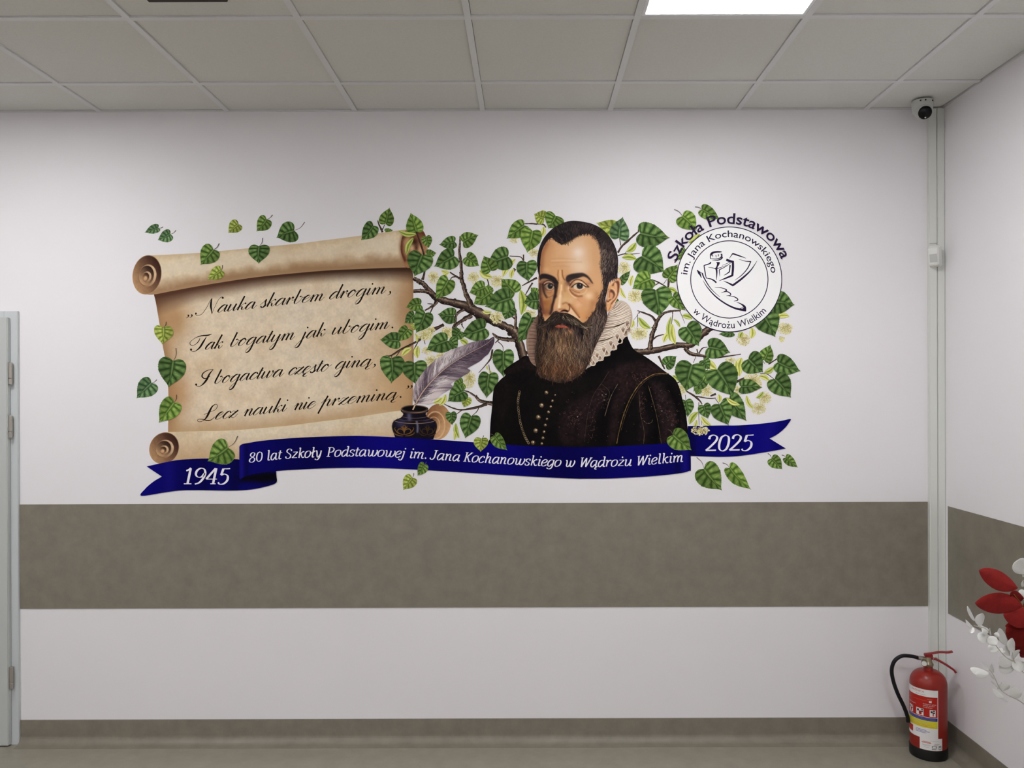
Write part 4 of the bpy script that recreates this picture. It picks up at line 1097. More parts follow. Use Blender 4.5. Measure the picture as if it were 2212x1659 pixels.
BOT = [(1790, 590), (1745, 650), (1650, 765), (1550, 872), (1440, 968), (1328, 1048), (1215, 1125)]
for k, (t_, b_) in enumerate(zip(TOP, BOT)):
    m_ = ((t_[0] + b_[0]) / 2, (t_[1] + b_[1]) / 2)
    loop(m_[0] - 6, m_[1] + 38, t_[0], t_[1], 36)
    loop(m_[0] + 12, m_[1] - 34, b_[0], b_[1], 38)
for q in range(13):
    y = 400 + q * 58
    x0 = np.interp(y, [330, 500, 740, 980, 1110], [290, 185, 128, 165, 240])
    pleat((x0 + 6, y), (330, y + 24 - q * 2), 7, (82, 60, 50), bow=-.05)
    pleat((x0 + 6, y + 20), (300, y + 44 - q * 2), 9, (160, 136, 120), (112, 88, 76), bow=-.05)
I.build('ruff', portrait)

# ---- ear
EO = cr(EA([(470, 420), (530, 350), (610, 275), (700, 212), (800, 182), (890, 212), (935, 290), (942, 400), (930, 560), (900, 720), (850, 900), (800, 1020), (740, 1130), (680, 1230), (610, 1370), (540, 1460), (470, 1515), (400, 1525), (350, 1460), (335, 1330), (340, 1180), (365, 1000), (385, 800), (400, 620), (430, 500)]), 4, True)
I = Ink()
I.fill(EO, lambda P: paint(P, (208, 158, 114), [
    (EA, 'p', (96, 48, 36), .9, 40, [(590, 500), (650, 400), (740, 325), (830, 310), (880, 370), (895, 500), (880, 650), (820, 800), (790, 760), (800, 600), (790, 450), (740, 390), (680, 390), (650, 500)]),
    (EA, 'p', (74, 40, 34), .95, 50, [(500, 720), (540, 650), (620, 680), (690, 780), (700, 870), (670, 960), (620, 1010), (590, 1030), (640, 900), (600, 800), (520, 770)]), (EA, 'b', (206, 146, 112), .85, (550, 900), 70, 130), (EA, 'l', (220, 172, 128), .8, 60, [(720, 400), (740, 520), (760, 680), (760, 850), (700, 1000), (600, 1090)]),
    (EA, 'l', (226, 190, 152), .8, 40, [(570, 610), (640, 640), (700, 700), (740, 800)]), (EA, 'l', (110, 56, 36), .85, 44, [(850, 720), (800, 900), (720, 1050), (620, 1140), (570, 1220)]), (EA, 'l', (140, 88, 54), .7, 34, [(450, 640), (450, 720), (490, 790), (490, 900), (480, 990)]),
    (EA, 'l', (100, 60, 36), .9, 44, [(380, 1100), (430, 1140), (480, 1090), (530, 1060)]), (EA, 'l', (226, 182, 142), .75, 40, [(380, 1180), (430, 1200), (500, 1160), (560, 1110)]), (EA, 'l', (222, 174, 134), .8, 36, [(430, 1000), (480, 1000), (500, 1000)]), (EA, 'l', (224, 184, 144), .85, 60, [(480, 470), (600, 360), (700, 280), (800, 240)]),
    (EA, 'l', (228, 196, 166), .8, 36, [(910, 300), (915, 480), (890, 700), (840, 880), (760, 1050), (680, 1180), (600, 1310)]), (EA, 'l', (180, 116, 80), .8, 40, [(790, 200), (860, 225), (900, 280)]), (EA, 'b', (222, 160, 108), .8, (430, 1380), 70, 90), (EA, 'l', (140, 84, 50), .6, 30, [(540, 1250), (520, 1350), (460, 1480)]),
    (EA, 'l', (126, 92, 64), .7, 60, [(390, 760), (360, 1000), (340, 1300)]), (EA, 'l', (206, 160, 120), .8, 60, [(430, 700), (420, 850), (400, 1000)])]), .55)
I.build('ear', portrait)

# ---- face
FO = np.vstack([F_([(215, 1560), (200, 1400), (192, 1200), (192, 1080), (210, 960), (205, 800), (225, 600), (330, 380), (520, 240), (800, 190), (1050, 210), (1250, 350), (1360, 600), (1385, 900), (1380, 1200), (1400, 1400)]), G_([(1400, 150), (1380, 420), (1200, 640), (900, 760), (600, 760), (430, 560), (370, 300)])])
face_ops = [
    # broad planes
    (F_, 'b', (214, 170, 128), .7, (700, 560), 330, 260), (F_, 'b', (218, 192, 164), .9, (905, 700), 190, 330), (F_, 'b', (228, 210, 198), .85, (905, 625), 85, 75), (F_, 'b', (222, 200, 174), .6, (960, 900), 160, 120),
    (F_, 'l', (196, 152, 112), .7, 150, [(1240, 520), (1280, 800), (1290, 1000)]), (F_, 'b', (206, 160, 118), .8, (1230, 1150), 160, 220),
    (F_, 'l', (150, 98, 64), .9, 130, [(330, 480), (250, 660), (235, 800), (230, 960)]), (F_, 'l', (196, 146, 100), .7, 100, [(430, 520), (370, 700), (360, 880)]), (F_, 'l', (178, 142, 116), .55, 14, [(300, 500), (238, 640), (224, 800), (220, 980)]),
    (F_, 'l', (178, 132, 94), .24, 24, [(420, 745), (600, 735), (850, 748)]), (F_, 'l', (178, 132, 94), .26, 26, [(440, 808), (650, 800), (960, 800)]), (F_, 'l', (180, 132, 92), .22, 22, [(440, 880), (640, 870), (740, 880)]), (F_, 'l', (226, 184, 138), .4, 22, [(430, 775), (620, 770), (820, 775)]),
    (F_, 'b', (216, 170, 122), .6, (330, 940), 60, 50), (F_, 'b', (206, 156, 108), .8, (590, 1000), 160, 90), (F_, 'l', (200, 160, 118), .6, 80, [(680, 440), (850, 350), (1050, 300)]),
    (F_, 'l', (146, 98, 60), .85, 20, [(548, 950), (540, 1020), (546, 1080), (548, 1130)]), (F_, 'l', (132, 86, 50), .9, 22, [(616, 950), (622, 1030), (640, 1085), (665, 1120)]), (F_, 'l', (220, 176, 130), .8, 34, [(582, 960), (588, 1060), (600, 1130)]),
    # left eye socket and cheek in shadow
    (E1, 'b', (86, 54, 42), .95, (520, 800), 260, 330), (E1, 'l', (124, 84, 58), .9, 130, [(370, 900), (380, 1100), (420, 1300)]), (E1, 'b', (176, 122, 80), .9, (790, 1110), 170, 150), (E1, 'p', (166, 112, 68), .9, 120, [(400, 1250), (620, 1330), (860, 1330), (880, 1700), (700, 2100), (520, 2100), (420, 1700)]),
    (E1, 'b', (192, 140, 90), .7, (640, 1370), 150, 60), (E1, 'l', (76, 46, 42), .85, 90, [(350, 700), (330, 1000), (345, 1400), (360, 1700), (420, 2000)]), (E1, 'b', (128, 74, 46), .6, (560, 1560), 120, 120),
    (N_, 'l', (96, 56, 48), .85, 90, [(150, 100), (190, 350), (240, 600)]), (N_, 'b', (158, 104, 62), .7, (380, 260), 110, 160), (N_, 'b', (120, 72, 48), .7, (330, 560), 120, 140),
    (E1, 'l', (58, 40, 32), .92, 80, [(470, 720), (490, 930), (550, 1140), (640, 1290)]), (E1, 'l', (120, 82, 50), .6, 40, [(620, 1270), (760, 1290), (900, 1220)]), (E1, 'l', (198, 148, 108), .5, 34, [(700, 1010), (820, 1020), (900, 980)]), (E1, 'l', (140, 92, 58), .6, 30, [(640, 1090), (760, 1090), (860, 1050)]),
    # nose, lit from the right
    (E1, 'p', (204, 158, 110), 1, 40, [(1180, 640), (1280, 560), (1420, 600), (1500, 760), (1580, 1000), (1750, 1300), (1700, 1700), (1000, 1700), (1020, 1450), (1100, 1050), (1170, 850)]), (E1, 'l', (234, 200, 158), .95, 74, [(1300, 760), (1290, 950), (1250, 1200), (1205, 1450), (1180, 1680)]), (E1, 'l', (176, 128, 82), .7, 70, [(1140, 1000), (1100, 1250), (1040, 1500)]),
    (E2, 'l', (172, 126, 82), .65, 110, [(440, 640), (400, 820), (420, 1000)]), (E2, 'l', (192, 146, 102), .6, 90, [(300, 1050), (330, 1300), (280, 1500)]), (E2, 'l', (232, 196, 156), .95, 60, [(570, 800), (590, 930), (690, 1140), (830, 1270), (960, 1330)]), (E2, 'b', (218, 182, 138), .7, (720, 1420), 200, 160),
    # shadow running from the left brow down beside the nose
    (E1, 'p', (46, 32, 31), .96, 46, [(900, 500), (1090, 560), (1165, 640), (1150, 850), (1110, 1050), (1065, 1280), (1045, 1450), (960, 1660), (860, 1800), (860, 1640), (930, 1400), (960, 1200), (980, 980), (960, 800), (930, 680)]),
    (N_, 'l', (48, 30, 30), .93, 100, [(640, 0), (620, 180), (570, 330), (530, 480), (480, 620)]),
    # left eye
    (E1, 'l', (52, 32, 28), .9, 40, [(450, 720), (530, 620), (640, 555), (780, 550), (900, 640)]), (E1, 'l', (184, 142, 112), .95, 50, [(540, 680), (620, 625), (740, 600), (850, 640), (930, 720)]), (E1, 'b', (208, 180, 160), .8, (830, 640), 40, 30),
    (E1, 'p', (158, 140, 122), 1, 30, [(560, 800), (640, 715), (780, 680), (900, 720), (975, 820), (900, 915), (800, 945), (690, 925), (610, 870)]), (E1, 'b', (96, 80, 66), .7, (600, 810), 50, 60), (E1, 'p', (30, 26, 27), 1, 26, [(680, 790), (720, 700), (800, 672), (880, 700), (918, 790), (880, 880), (800, 915), (720, 885)]),
    (E1, 'b', (50, 48, 50), .8, (800, 770), 60, 50), (E1, 'b', (190, 188, 186), .95, (842, 752), 20, 26), (E1, 'l', (34, 22, 20), .95, 34, [(540, 745), (650, 670), (790, 650), (900, 700), (980, 790), (1060, 860)]), (E1, 'l', (196, 160, 132), .85, 26, [(650, 915), (780, 958), (880, 930), (940, 860)]), (E1, 'l', (90, 54, 40), .7, 22, [(600, 910), (730, 985), (860, 975), (950, 900)]),
    # left brow
    (E1, 'p', (36, 29, 30), .98, 44, [(320, 330), (420, 245), (600, 240), (800, 290), (1000, 390), (1100, 510), (1160, 650), (1040, 690), (900, 600), (740, 510), (580, 460), (430, 470), (330, 540)]),
    # right eye
    (E2, 'b', (108, 70, 56), .95, (610, 650), 150, 150), (E2, 'b', (206, 156, 112), .9, (1330, 500), 170, 110), (E2, 'b', (170, 116, 88), .75, (1480, 680), 150, 80), (E2, 'l', (200, 156, 126), .7, 40, [(660, 640), (760, 570), (860, 560)]),
    (E2, 'l', (80, 46, 34), .95, 40, [(640, 770), (740, 620), (880, 520), (1050, 505), (1190, 560), (1300, 650), (1400, 740), (1490, 830)]), (E2, 'l', (222, 186, 148), .95, 56, [(900, 600), (1020, 580), (1170, 640), (1290, 720), (1340, 780)]), (E2, 'b', (236, 210, 182), .7, (1150, 640), 60, 36),
    (E2, 'p', (206, 190, 166), 1, 26, [(750, 850), (850, 735), (950, 685), (1100, 672), (1250, 755), (1330, 830), (1230, 900), (1080, 945), (950, 905), (850, 885)]), (E2, 'b', (120, 84, 66), .8, (770, 820), 50, 60), (E2, 'b', (160, 92, 58), .85, (700, 850), 46, 40), (E2, 'b', (222, 176, 148), .8, (715, 850), 16, 18),
    (E2, 'p', (38, 33, 32), 1, 28, [(945, 780), (970, 690), (1080, 655), (1190, 690), (1222, 780), (1190, 880), (1080, 918), (985, 880)]), (E2, 'b', (66, 62, 66), .7, (1080, 830), 70, 50), (E2, 'b', (16, 15, 16), .8, (1080, 770), 50, 50), (E2, 'b', (226, 224, 226), 1, (1106, 735), 20, 22),
    (E2, 'l', (32, 21, 20), .97, 36, [(720, 840), (850, 725), (1000, 660), (1120, 668), (1250, 750), (1350, 815), (1480, 835)]), (E2, 'l', (232, 200, 166), .9, 30, [(850, 900), (980, 955), (1090, 965), (1200, 925), (1290, 860)]), (E2, 'l', (176, 118, 84), .7, 24, [(800, 930), (950, 985), (1120, 990), (1260, 920)]),
    (E2, 'l', (142, 88, 58), .92, 74, [(640, 950), (710, 1070), (840, 1180), (1000, 1250), (1180, 1240)]), (E2, 'l', (156, 100, 68), .8, 44, [(730, 950), (880, 1040), (1080, 1090)]), (E2, 'l', (220, 182, 138), .7, 50, [(1020, 1160), (1180, 1150), (1320, 1080), (1400, 960)]), (E2, 'l', (190, 140, 100), .6, 26, [(1480, 840), (1600, 800), (1720, 730)]),
    # right brow
    (E2, 'p', (50, 40, 39), .98, 44, [(460, 440), (530, 320), (700, 250), (900, 215), (1060, 200), (1230, 205), (1400, 290), (1520, 410), (1620, 560), (1680, 680), (1600, 630), (1500, 510), (1400, 420), (1270, 365), (1140, 385), (1000, 440), (850, 480), (700, 540), (560, 620), (480, 560)]), (E2, 'b', (34, 32, 30), .6, (800, 350), 240, 70),
    # cheek
    (E2, 'b', (230, 200, 162), .85, (1480, 1230), 190, 170), (E2, 'b', (214, 156, 116), .7, (1150, 1480), 300, 160), (E2, 'l', (196, 136, 96), .5, 60, [(960, 1330), (1060, 1450), (1180, 1560)]), (E2, 'l', (178, 124, 82), .7, 180, [(1850, 1150), (1850, 1400), (1750, 1600)]),
    (N_, 'b', (208, 156, 110), .7, (1500, 500), 260, 200), (N_, 'b', (222, 178, 142), .7, (1480, 300), 120, 110), (N_, 'b', (202, 146, 94), .8, (1700, 700), 200, 200), (N_, 'l', (172, 118, 78), .7, 180, [(2000, 250), (1950, 500), (1820, 760)]),
    # nose tip, wing, nostril
    (N_, 'p', (206, 158, 114), 1, 50, [(690, 60), (900, 60), (1080, 220), (1150, 340), (1150, 470), (1080, 520), (960, 490), (850, 560), (760, 600), (640, 520), (600, 400), (620, 250)]), (N_, 'b', (214, 178, 132), .7, (1000, 130), 130, 130), (N_, 'l', (232, 204, 168), .9, 90, [(830, 0), (810, 180), (795, 380)]), (N_, 'b', (240, 218, 184), .85, (795, 370), 40, 80),
    (N_, 'b', (196, 146, 112), .7, (660, 410), 50, 110), (N_, 'l', (150, 106, 68), .75, 60, [(930, 270), (1040, 235), (1130, 290)]), (N_, 'b', (204, 156, 108), .7, (1020, 340), 70, 60), (N_, 'l', (150, 96, 76), .85, 70, [(690, 530), (780, 590), (850, 590)]), (N_, 'l', (158, 104, 66), .8, 50, [(800, 470), (900, 470), (1000, 470)]),
    (N_, 'l', (222, 184, 148), 1, 90, [(1190, 420), (1180, 560), (1270, 620), (1400, 700), (1490, 780)]), (N_, 'p', (222, 186, 150), 1, 24, [(1150, 430), (1200, 400), (1260, 460), (1380, 620), (1510, 790), (1300, 720), (1080, 590), (1130, 530)]),
    (N_, 'l', (110, 62, 36), .95, 40, [(1140, 290), (1170, 390), (1150, 500), (1090, 565)]), (N_, 'p', (44, 22, 17), 1, 24, [(838, 560), (880, 512), (980, 482), (1080, 500), (1120, 545), (1075, 570), (980, 545), (900, 562)]), (N_, 'l', (176, 130, 116), .8, 28, [(870, 575), (960, 565), (1060, 590)]),
    (N_, 'l', (122, 70, 38), .95, 46, [(1165, 290), (1250, 410), (1390, 590), (1520, 760)]), (N_, 'l', (168, 112, 68), .6, 80, [(1230, 330), (1350, 480), (1480, 660)]),
    (F_, 'l', (150, 108, 74), .5, 60, [(1360, 950), (1365, 1150), (1350, 1330)])]
I = Ink()
I.fill(cr(FO, 4, True), lambda P: paint(P, np.array((200, 152, 108)) * (1 + (fbm(P, 6, 3, 3)[:, None] - .5) * .05), face_ops), .8)
I.build('face', portrait)

# ---- beard and moustache
BO = cr(G_([(318, 60), (335, 160), (365, 270), (392, 350), (420, 405), (470, 375), (525, 310), (570, 255), (620, 242), (680, 268), (790, 275), (880, 312), (960, 365), (1040, 430), (1090, 440), (1150, 360), (1220, 260), (1275, 170), (1310, 70), (1335, -30), (1370, -110), (1405, -60), (1420, 80), (1440, 250), (1442, 380), (1390, 540), (1310, 700), (1240, 850), (1185, 1000), (1130, 1130), (1060, 1230), (960, 1320), (830, 1385), (700, 1415), (560, 1390), (420, 1345), (330, 1290), (292, 1150), (262, 1000), (272, 850), (296, 700), (296, 560), (286, 480), (320, 400), (318, 250)]), 5, True)
def beard_col(P):
    n = fbm(P, 9, 4, 3)[:, None]
    C = np.tile(np.array((52., 40., 36.)), (len(P), 1))
    C = paint(P, C, [(G_, 'b', (112, 84, 64), .9, (700, 900), 320, 280), (G_, 'b', (96, 62, 42), .85, (560, 1180), 230, 160), (G_, 'b', (92, 66, 48), .7, (880, 1150), 160, 160), (G_, 'b', (86, 70, 62), .7, (1050, 850), 150, 180), (G_, 'b', (84, 72, 68), .7, (1330, 450), 90, 240), (G_, 'b', (26, 22, 24), .9, (420, 580), 150, 120), (G_, 'b', (26, 22, 24), .9, (1040, 600), 170, 80),
                     (G_, 'b', (28, 24, 25), .9, (300, 900), 60, 260), (G_, 'b', (124, 94, 66), .8, (690, 720), 70, 90), (G_, 'b', (26, 22, 22), .85, (700, 1400), 420, 60), (G_, 'b', (152, 106, 74), .8, (840, 580), 46, 46), (G_, 'b', (120, 84, 60), .7, (560, 590), 60, 50), (G_, 'l', (30, 24, 24), .9, 70, [(420, 480), (560, 440), (720, 430), (880, 470), (1020, 530)])])
    x, y = P[:, 0], P[:, 1]
    wv = 1.5 * np.sin(y * .30 + x * .17) + .8 * np.sin(y * .62 + x * .05 + 1)
    fan = (x - 1213) * (y - 735) * -.0016
    a = vnoise(np.stack([x + wv + fan, y * .13], 1), 1.9, 14) * .6 + vnoise(np.stack([x + wv * 1.3 + fan, y * .10 + 9], 1), 4.2, 15) * .4
    k = np.clip((a - .5) * 2.6, -1, 1)[:, None]
    C = np.where(k > 0, C + (C * .55 + np.array((66, 56, 46))) * k * .75, C * (1 + k * .5))
    return C * (.85 + .3 * n)
I = Ink()
I.fill(BO, beard_col, .9)
r = np.random.default_rng(21)
def hair(I, p, ang, ln, wav, w, c, c2=None, curl=0.0, nn=8, clip=None):
    """one printed hair: starts at p, runs along ang with a wave"""
    t = np.linspace(0, 1, nn)
    a = ang + curl * t + wav * np.sin(t * 6.5 + r.uniform(0, 6.28))
    st = ln / (nn - 1)
    x = p[0] + np.concatenate([[0], np.cumsum(np.cos(a[:-1]) * st)])
    y = p[1] + np.concatenate([[0], np.cumsum(np.sin(a[:-1]) * st)])
    if clip is not None and not inside(np.array([[x[-1], y[-1]], [x[nn // 2], y[nn // 2]]]), clip).all():
        return
    I.ribbon(np.stack([x, y], 1), taper(nn, w * .35, w, w * .2), c, c2)
bo = G_([(0, 0)])[0]
cand = np.stack([r.uniform(285, 1440, 9000), r.uniform(280, 1400, 9000)], 1)
cand = cand[inside(G_(cand), BO)]
cnt = 0
for x, y in cand:
    if y < 700 and 440 < x < 1060 or (y < 470 and x < 1060):
        if not (545 < y and 500 < x < 900):
            continue
    if y < 1100 - abs(x - 700) * .1 and r.uniform() < .25:
        pass
    px, py = G_([(x, y)])[0]
    ang = math.pi / 2 + (700 - x) / 700 * .38 * (1 if y < 1000 else .3)
    if x > 1180 and y < 700:
        ang = math.pi / 2 + .28
    zone = r.uniform()
    gx = (x - 700) / 500
    if x > 1150 and y < 800:
        c = np.array((142, 126, 118)) if zone < .28 else np.array((54, 44, 42)) if zone > .5 else np.array((94, 80, 74))
    elif y > 1050:
        c = np.array((152, 108, 70)) if zone < .28 else np.array((56, 40, 32)) if zone > .62 else np.array((106, 72, 48))
    elif x > 900:
        c = np.array((166, 144, 120)) if zone < .3 else np.array((54, 42, 38)) if zone > .62 else np.array((104, 84, 68))
    else:
        c = np.array((160, 132, 98)) if zone < .27 else np.array((58, 43, 36)) if zone > .62 else np.array((112, 84, 60))
    edge = x < 400 or y > 1330
    if edge:
        c = c * .55
    hair(I, (px, py), ang + r.normal(0, .1), r.uniform(10, 28) * (.7 if y > 1200 else 1), .5 if y > 750 else .22, r.uniform(.4, 1.0), (c * .7 + np.array((82, 62, 50)) * .3) * r.uniform(.85, 1.1), c * .8, clip=BO)
    cnt += 1
    if cnt > 1700:
        break
for q in range(260):                                # the beard's ragged lower fringe and side
    u = r.uniform()
    L = G_([(300, 1230), (380, 1310), (520, 1370), (700, 1400), (860, 1365), (980, 1300), (1070, 1200), (1140, 1090)])
    i = int(u * 7); p = L[min(i, 6)] * (1 - (u * 7 - i)) + L[min(i + 1, 7)] * (u * 7 - i)
    hair(I, p + r.normal(0, 2.5, 2) - (0, 7), math.pi / 2 + r.normal(0, .25), r.uniform(6, 13), .35, r.uniform(.5, .9), np.array((92, 64, 46)) * r.uniform(.4, 1.3), (34, 26, 24))
for q in range(300):                                # cheek edge of the beard
    u = r.uniform()
    L = G_([(1340, -60), (1305, 90), (1260, 200), (1190, 300), (1110, 420), (1060, 440)])
    i = min(int(u * 5), 4); p = L[i] * (1 - (u * 5 - i)) + L[i + 1] * (u * 5 - i)
    hair(I, p + r.normal(0, 1.6, 2) + (1, -1), math.pi * .62 + r.normal(0, .2), r.uniform(4, 10), .2, r.uniform(.35, .7), np.array((66, 50, 42)) * r.uniform(.5, 1.5))
for q in range(120):
    y = r.uniform(120, 420); p = G_([(np.interp(y, [60, 270, 400], [330, 372, 420]) + r.normal(0, 8), y)])[0]
    hair(I, p, math.pi / 2 + r.normal(-.1, .2), r.uniform(4, 9), .2, .6, np.array((40, 30, 28)) * r.uniform(.6, 1.3))
I.build('beard', portrait)
I = Ink()                                           # lower lip
I.fill(cr(N_([(640, 1095), (700, 1050), (760, 1025), (850, 1035), (950, 1035), (1040, 1065), (1110, 1110), (1160, 1160), (1080, 1150), (980, 1125), (850, 1130), (740, 1125)]), 5, True), lambda P: paint(P, (136, 64, 50), [(N_, 'b', (190, 108, 88), .9, (790, 1060), 36, 26), (N_, 'b', (166, 86, 66), .9, (920, 1080), 80, 30), (N_, 'b', (180, 108, 82), .9, (1030, 1100), 46, 24), (N_, 'b', (110, 44, 36), .7, (840, 1035), 60, 14), (N_, 'l', (120, 66, 50), .8, 30, [(1100, 1120), (1160, 1160)])]), .6)
I.build('lip', portrait)
I = Ink()                                           # moustache
MO = cr(G_([(300, 480), (350, 470), (410, 430), (470, 370), (540, 300), (600, 270), (680, 265), (790, 275), (880, 315), (960, 370), (1040, 440), (1110, 490), (1165, 485), (1195, 460), (1180, 505), (1110, 535), (1020, 520), (930, 490), (840, 455), (740, 435), (680, 440), (600, 460), (500, 470), (400, 490)]), 4, True)
I.fill(MO, lambda P: paint(P, (42, 34, 30), [(G_, 'l', (112, 94, 76), .7, 50, [(800, 370), (900, 410), (1000, 470), (1120, 510)]), (G_, 'l', (60, 48, 42), .7, 40, [(600, 350), (480, 420), (360, 475)]), (G_, 'b', (30, 24, 24), .8, (700, 330), 90, 50)]), 1.0)
for q in range(620):
    right = r.uniform() < .62
    u = r.uniform() ** .9
    if right:
        mid = np.array([(700, 300), (800, 350), (900, 395), (1000, 455), (1100, 510), (1180, 490)]); hw = np.interp(u, [0, .4, .75, 1], [44, 55, 34, 10])
    else:
        mid = np.array([(690, 300), (620, 340), (540, 380), (460, 430), (380, 470), (310, 482)]); hw = np.interp(u, [0, .4, .75, 1], [40, 50, 30, 8])
    i = min(int(u * 5), 4); f = u * 5 - i
    p = mid[i] * (1 - f) + mid[i + 1] * f; d = mid[i + 1] - mid[i]; ang = math.atan2(d[1], d[0])
    off = r.uniform(-1, 1)
    p = p + np.array([-math.sin(ang), math.cos(ang)]) * hw * off * (1 if right else -1)
    fan = (.5 if right else -.5) * (1 - u) * (1 + off * .4) * .7
    z = r.uniform()
    lt = np.array((176, 158, 130)) if right and off > -.3 else np.array((96, 80, 66))
    c = lt if z < .3 else np.array((40, 31, 28)) if z > .55 else lt * .62
    hair(I, G_([p])[0], ang + fan + r.normal(0, .09), r.uniform(5, 10), .12, r.uniform(.4, .9), c * r.uniform(.8, 1.1), c * .7, nn=6, clip=MO if r.uniform() < .85 else None)
hair(I, G_([(1010, 500)])[0], .35, 24, .05, 2.2, (170, 152, 126), (110, 96, 80), curl=-.95, nn=12)
hair(I, G_([(480, 440)])[0], math.pi - .6, 25, .05, 1.6, (92, 76, 62), (66, 54, 46), curl=.5, nn=12)
I.build('moustache', portrait)

# ---- hair
HO = cr(F_([(215, 1075), (192, 1000), (176, 900), (170, 760), (185, 640), (210, 540), (270, 400), (350, 290), (450, 195), (560, 130), (680, 80), (820, 57), (1000, 78), (1150, 112), (1300, 185), (1420, 290), (1510, 410), (1580, 560), (1615, 720), (1618, 860), (1608, 980), (1600, 1090), (1540, 1098), (1470, 1150), (1440, 1230), (1420, 1330), (1392, 1440), (1370, 1480), (1345, 1380), (1352, 1250), (1345, 1080), (1325, 930), (1310, 830), (1325, 700), (1300, 560), (1262, 440), (1200, 350), (1130, 300), (1050, 290), (950, 305), (860, 345), (770, 410), (690, 455), (610, 475), (520, 440), (430, 365), (370, 400), (310, 480), (262, 580), (236, 690), (225, 820), (216, 950)]), 4, True)
def hair_col(P):
    n = fbm(P, 8, 44, 3)[:, None]
    C = paint(P, np.tile(np.array((40., 34., 35.)), (len(P), 1)), [(F_, 'b', (66, 54, 54), .7, (1000, 150), 250, 60), (F_, 'b', (30, 26, 28), .8, (600, 330), 200, 120), (F_, 'b', (98, 80, 68), .8, (1350, 750), 60, 220), (F_, 'b', (58, 48, 46), .7, (1480, 700), 110, 260), (F_, 'b', (76, 62, 56), .6, (860, 230), 60, 70), (F_, 'l', (22, 18, 20), .8, 60, [(200, 600), (185, 800), (205, 1000)]), (F_, 'b', (32, 30, 30), .8, (1530, 980), 70, 120)])
    return C * (.85 + .3 * n)
I = Ink(); I.fill(HO, hair_col, 1.2)
def hz(n, zone, ang, ln, cols, w=(.4, .9), wav=.12):
    for q in range(n):
        (x0, x1), (y0, y1) = zone
        p = F_([(r.uniform(x0, x1), r.uniform(y0, y1))])
        if not inside(p, HO)[0]:
            continue
        c = np.array(cols[r.integers(len(cols))]) * r.uniform(.75, 1.15)
        a = ang(*(p[0] - F_([(0, 0)])[0]) * 8.296) if callable(ang) else ang
        hair(I, p[0], a + r.normal(0, .16), r.uniform(*ln), wav, r.uniform(*w), c)
DK, MD, GY = (24, 20, 22), (60, 50, 50), (128, 112, 102)
hz(800, ((350, 1350), (60, 460)), lambda x, y: math.atan2(y - 700, x - 820) + math.pi * (1 if x < 2000 else 1), (4, 10), [DK, DK, MD, (76, 64, 62)])
hz(700, ((1280, 1620), (400, 1150)), 1.75, (5, 12), [DK, MD, MD, (84, 72, 68)])
hz(260, ((1300, 1420), (550, 950)), 1.9, (5, 11), [GY, GY, (92, 76, 66), (150, 132, 116), MD], (.35, .7))
hz(120, ((1420, 1560), (600, 950)), 1.8, (4, 9), [GY, (96, 84, 78)], (.3, .55))
hz(160, ((1330, 1450), (1000, 1480)), 1.65, (5, 10), [DK, MD, (110, 92, 80)], (.35, .7))
hz(160, ((165, 420), (350, 1070)), 1.8, (4, 9), [DK, DK, (48, 40, 40)])
hl = F_([(430, 365), (520, 440), (610, 475), (690, 455), (770, 410), (860, 345), (950, 305), (1050, 290), (1130, 300), (1200, 350), (1262, 440), (1300, 560), (1325, 700), (1310, 830), (1325, 930)])
for q in range(520):                                # soft hairline on the forehead
    u = r.uniform() * 13.99; i = int(u); p = hl[i] * (1 - u + i) + hl[i + 1] * (u - i)
    q2 = i / 14
    hair(I, p + r.normal(0, 1.0, 2) + (0, -2), math.pi / 2 + (-.5 + 1.5 * q2 if i < 9 else .5) + r.normal(0, .35), r.uniform(2.5, 6), .1, r.uniform(.35, .65), np.array((66, 52, 46) if i < 9 else (120, 96, 78)) * r.uniform(.5, 1.1), nn=5)
I.build('hair', portrait)

# ------------------------------------------------------------------ school emblem
EC = M_([(803, 961)])[0]
PUR = (38, 26, 56)
I = Ink()
t = np.linspace(0, 2 * math.pi, 161)
I.disc(EC[0], EC[1], 113.6, (231, 233, 237), n=120, lv=1)
for rad, w in ((113.2, 1.9), (83.4, 1.9)):
    I.ribbon(np.stack([EC[0] + rad * np.cos(t), EC[1] + rad * np.sin(t)], 1), w, PUR, lv=3)
emblem = I.build('school_emblem', mural, at=on_wall(*EC))
emblem['label'] = 'round white school emblem with two dark rings'
def font_mesh(txt, offset=0.0, space=1.0):
    cu = bpy.data.curves.new('lettering', 'FONT')
    cu.body = txt
    cu.offset = offset
    cu.space_character = space
    cu.resolution_u = 4
    o = bpy.data.objects.new('lettering', cu)
    COL.objects.link(o)
    bpy.context.view_layer.update()
    me = bpy.data.meshes.new_from_object(o)
    V = np.array([tuple(v.co[:2]) for v in me.vertices])
    Fs = [tuple(p.vertices) for p in me.polygons]
    bpy.data.objects.remove(o); bpy.data.curves.remove(cu); bpy.data.meshes.remove(me)
    return V, Fs
def arc_text(txt, rad, cap, a0, a1, c, offset, below=False):
    """capital height cap (pixels) on the circle of radius rad, angles in degrees from the top (or bottom)"""
    V, Fs = font_mesh(txt, offset)
    k = cap / 0.70
    x = (V[:, 0] - V[:, 0].min()) / (V[:, 0].max() - V[:, 0].min())
    y = V[:, 1] * k
    a = np.radians(a0 + (a1 - a0) * x)
    if below:
        rr = rad - y
        P = np.stack([EC[0] + rr * np.sin(a), EC[1] + rr * np.cos(a)], 1)
    else:
        rr = rad + y
        P = np.stack([EC[0] + rr * np.sin(a), EC[1] - rr * np.cos(a)], 1)
    I = Ink(); I._add(P, np.array(c, float), Fs, 1)
    return I
arc_text('Szkoła Podstawowa', 120.5, 23.0, -71.0, 69.0, PUR, 0.014).build('emblem_lettering', emblem)
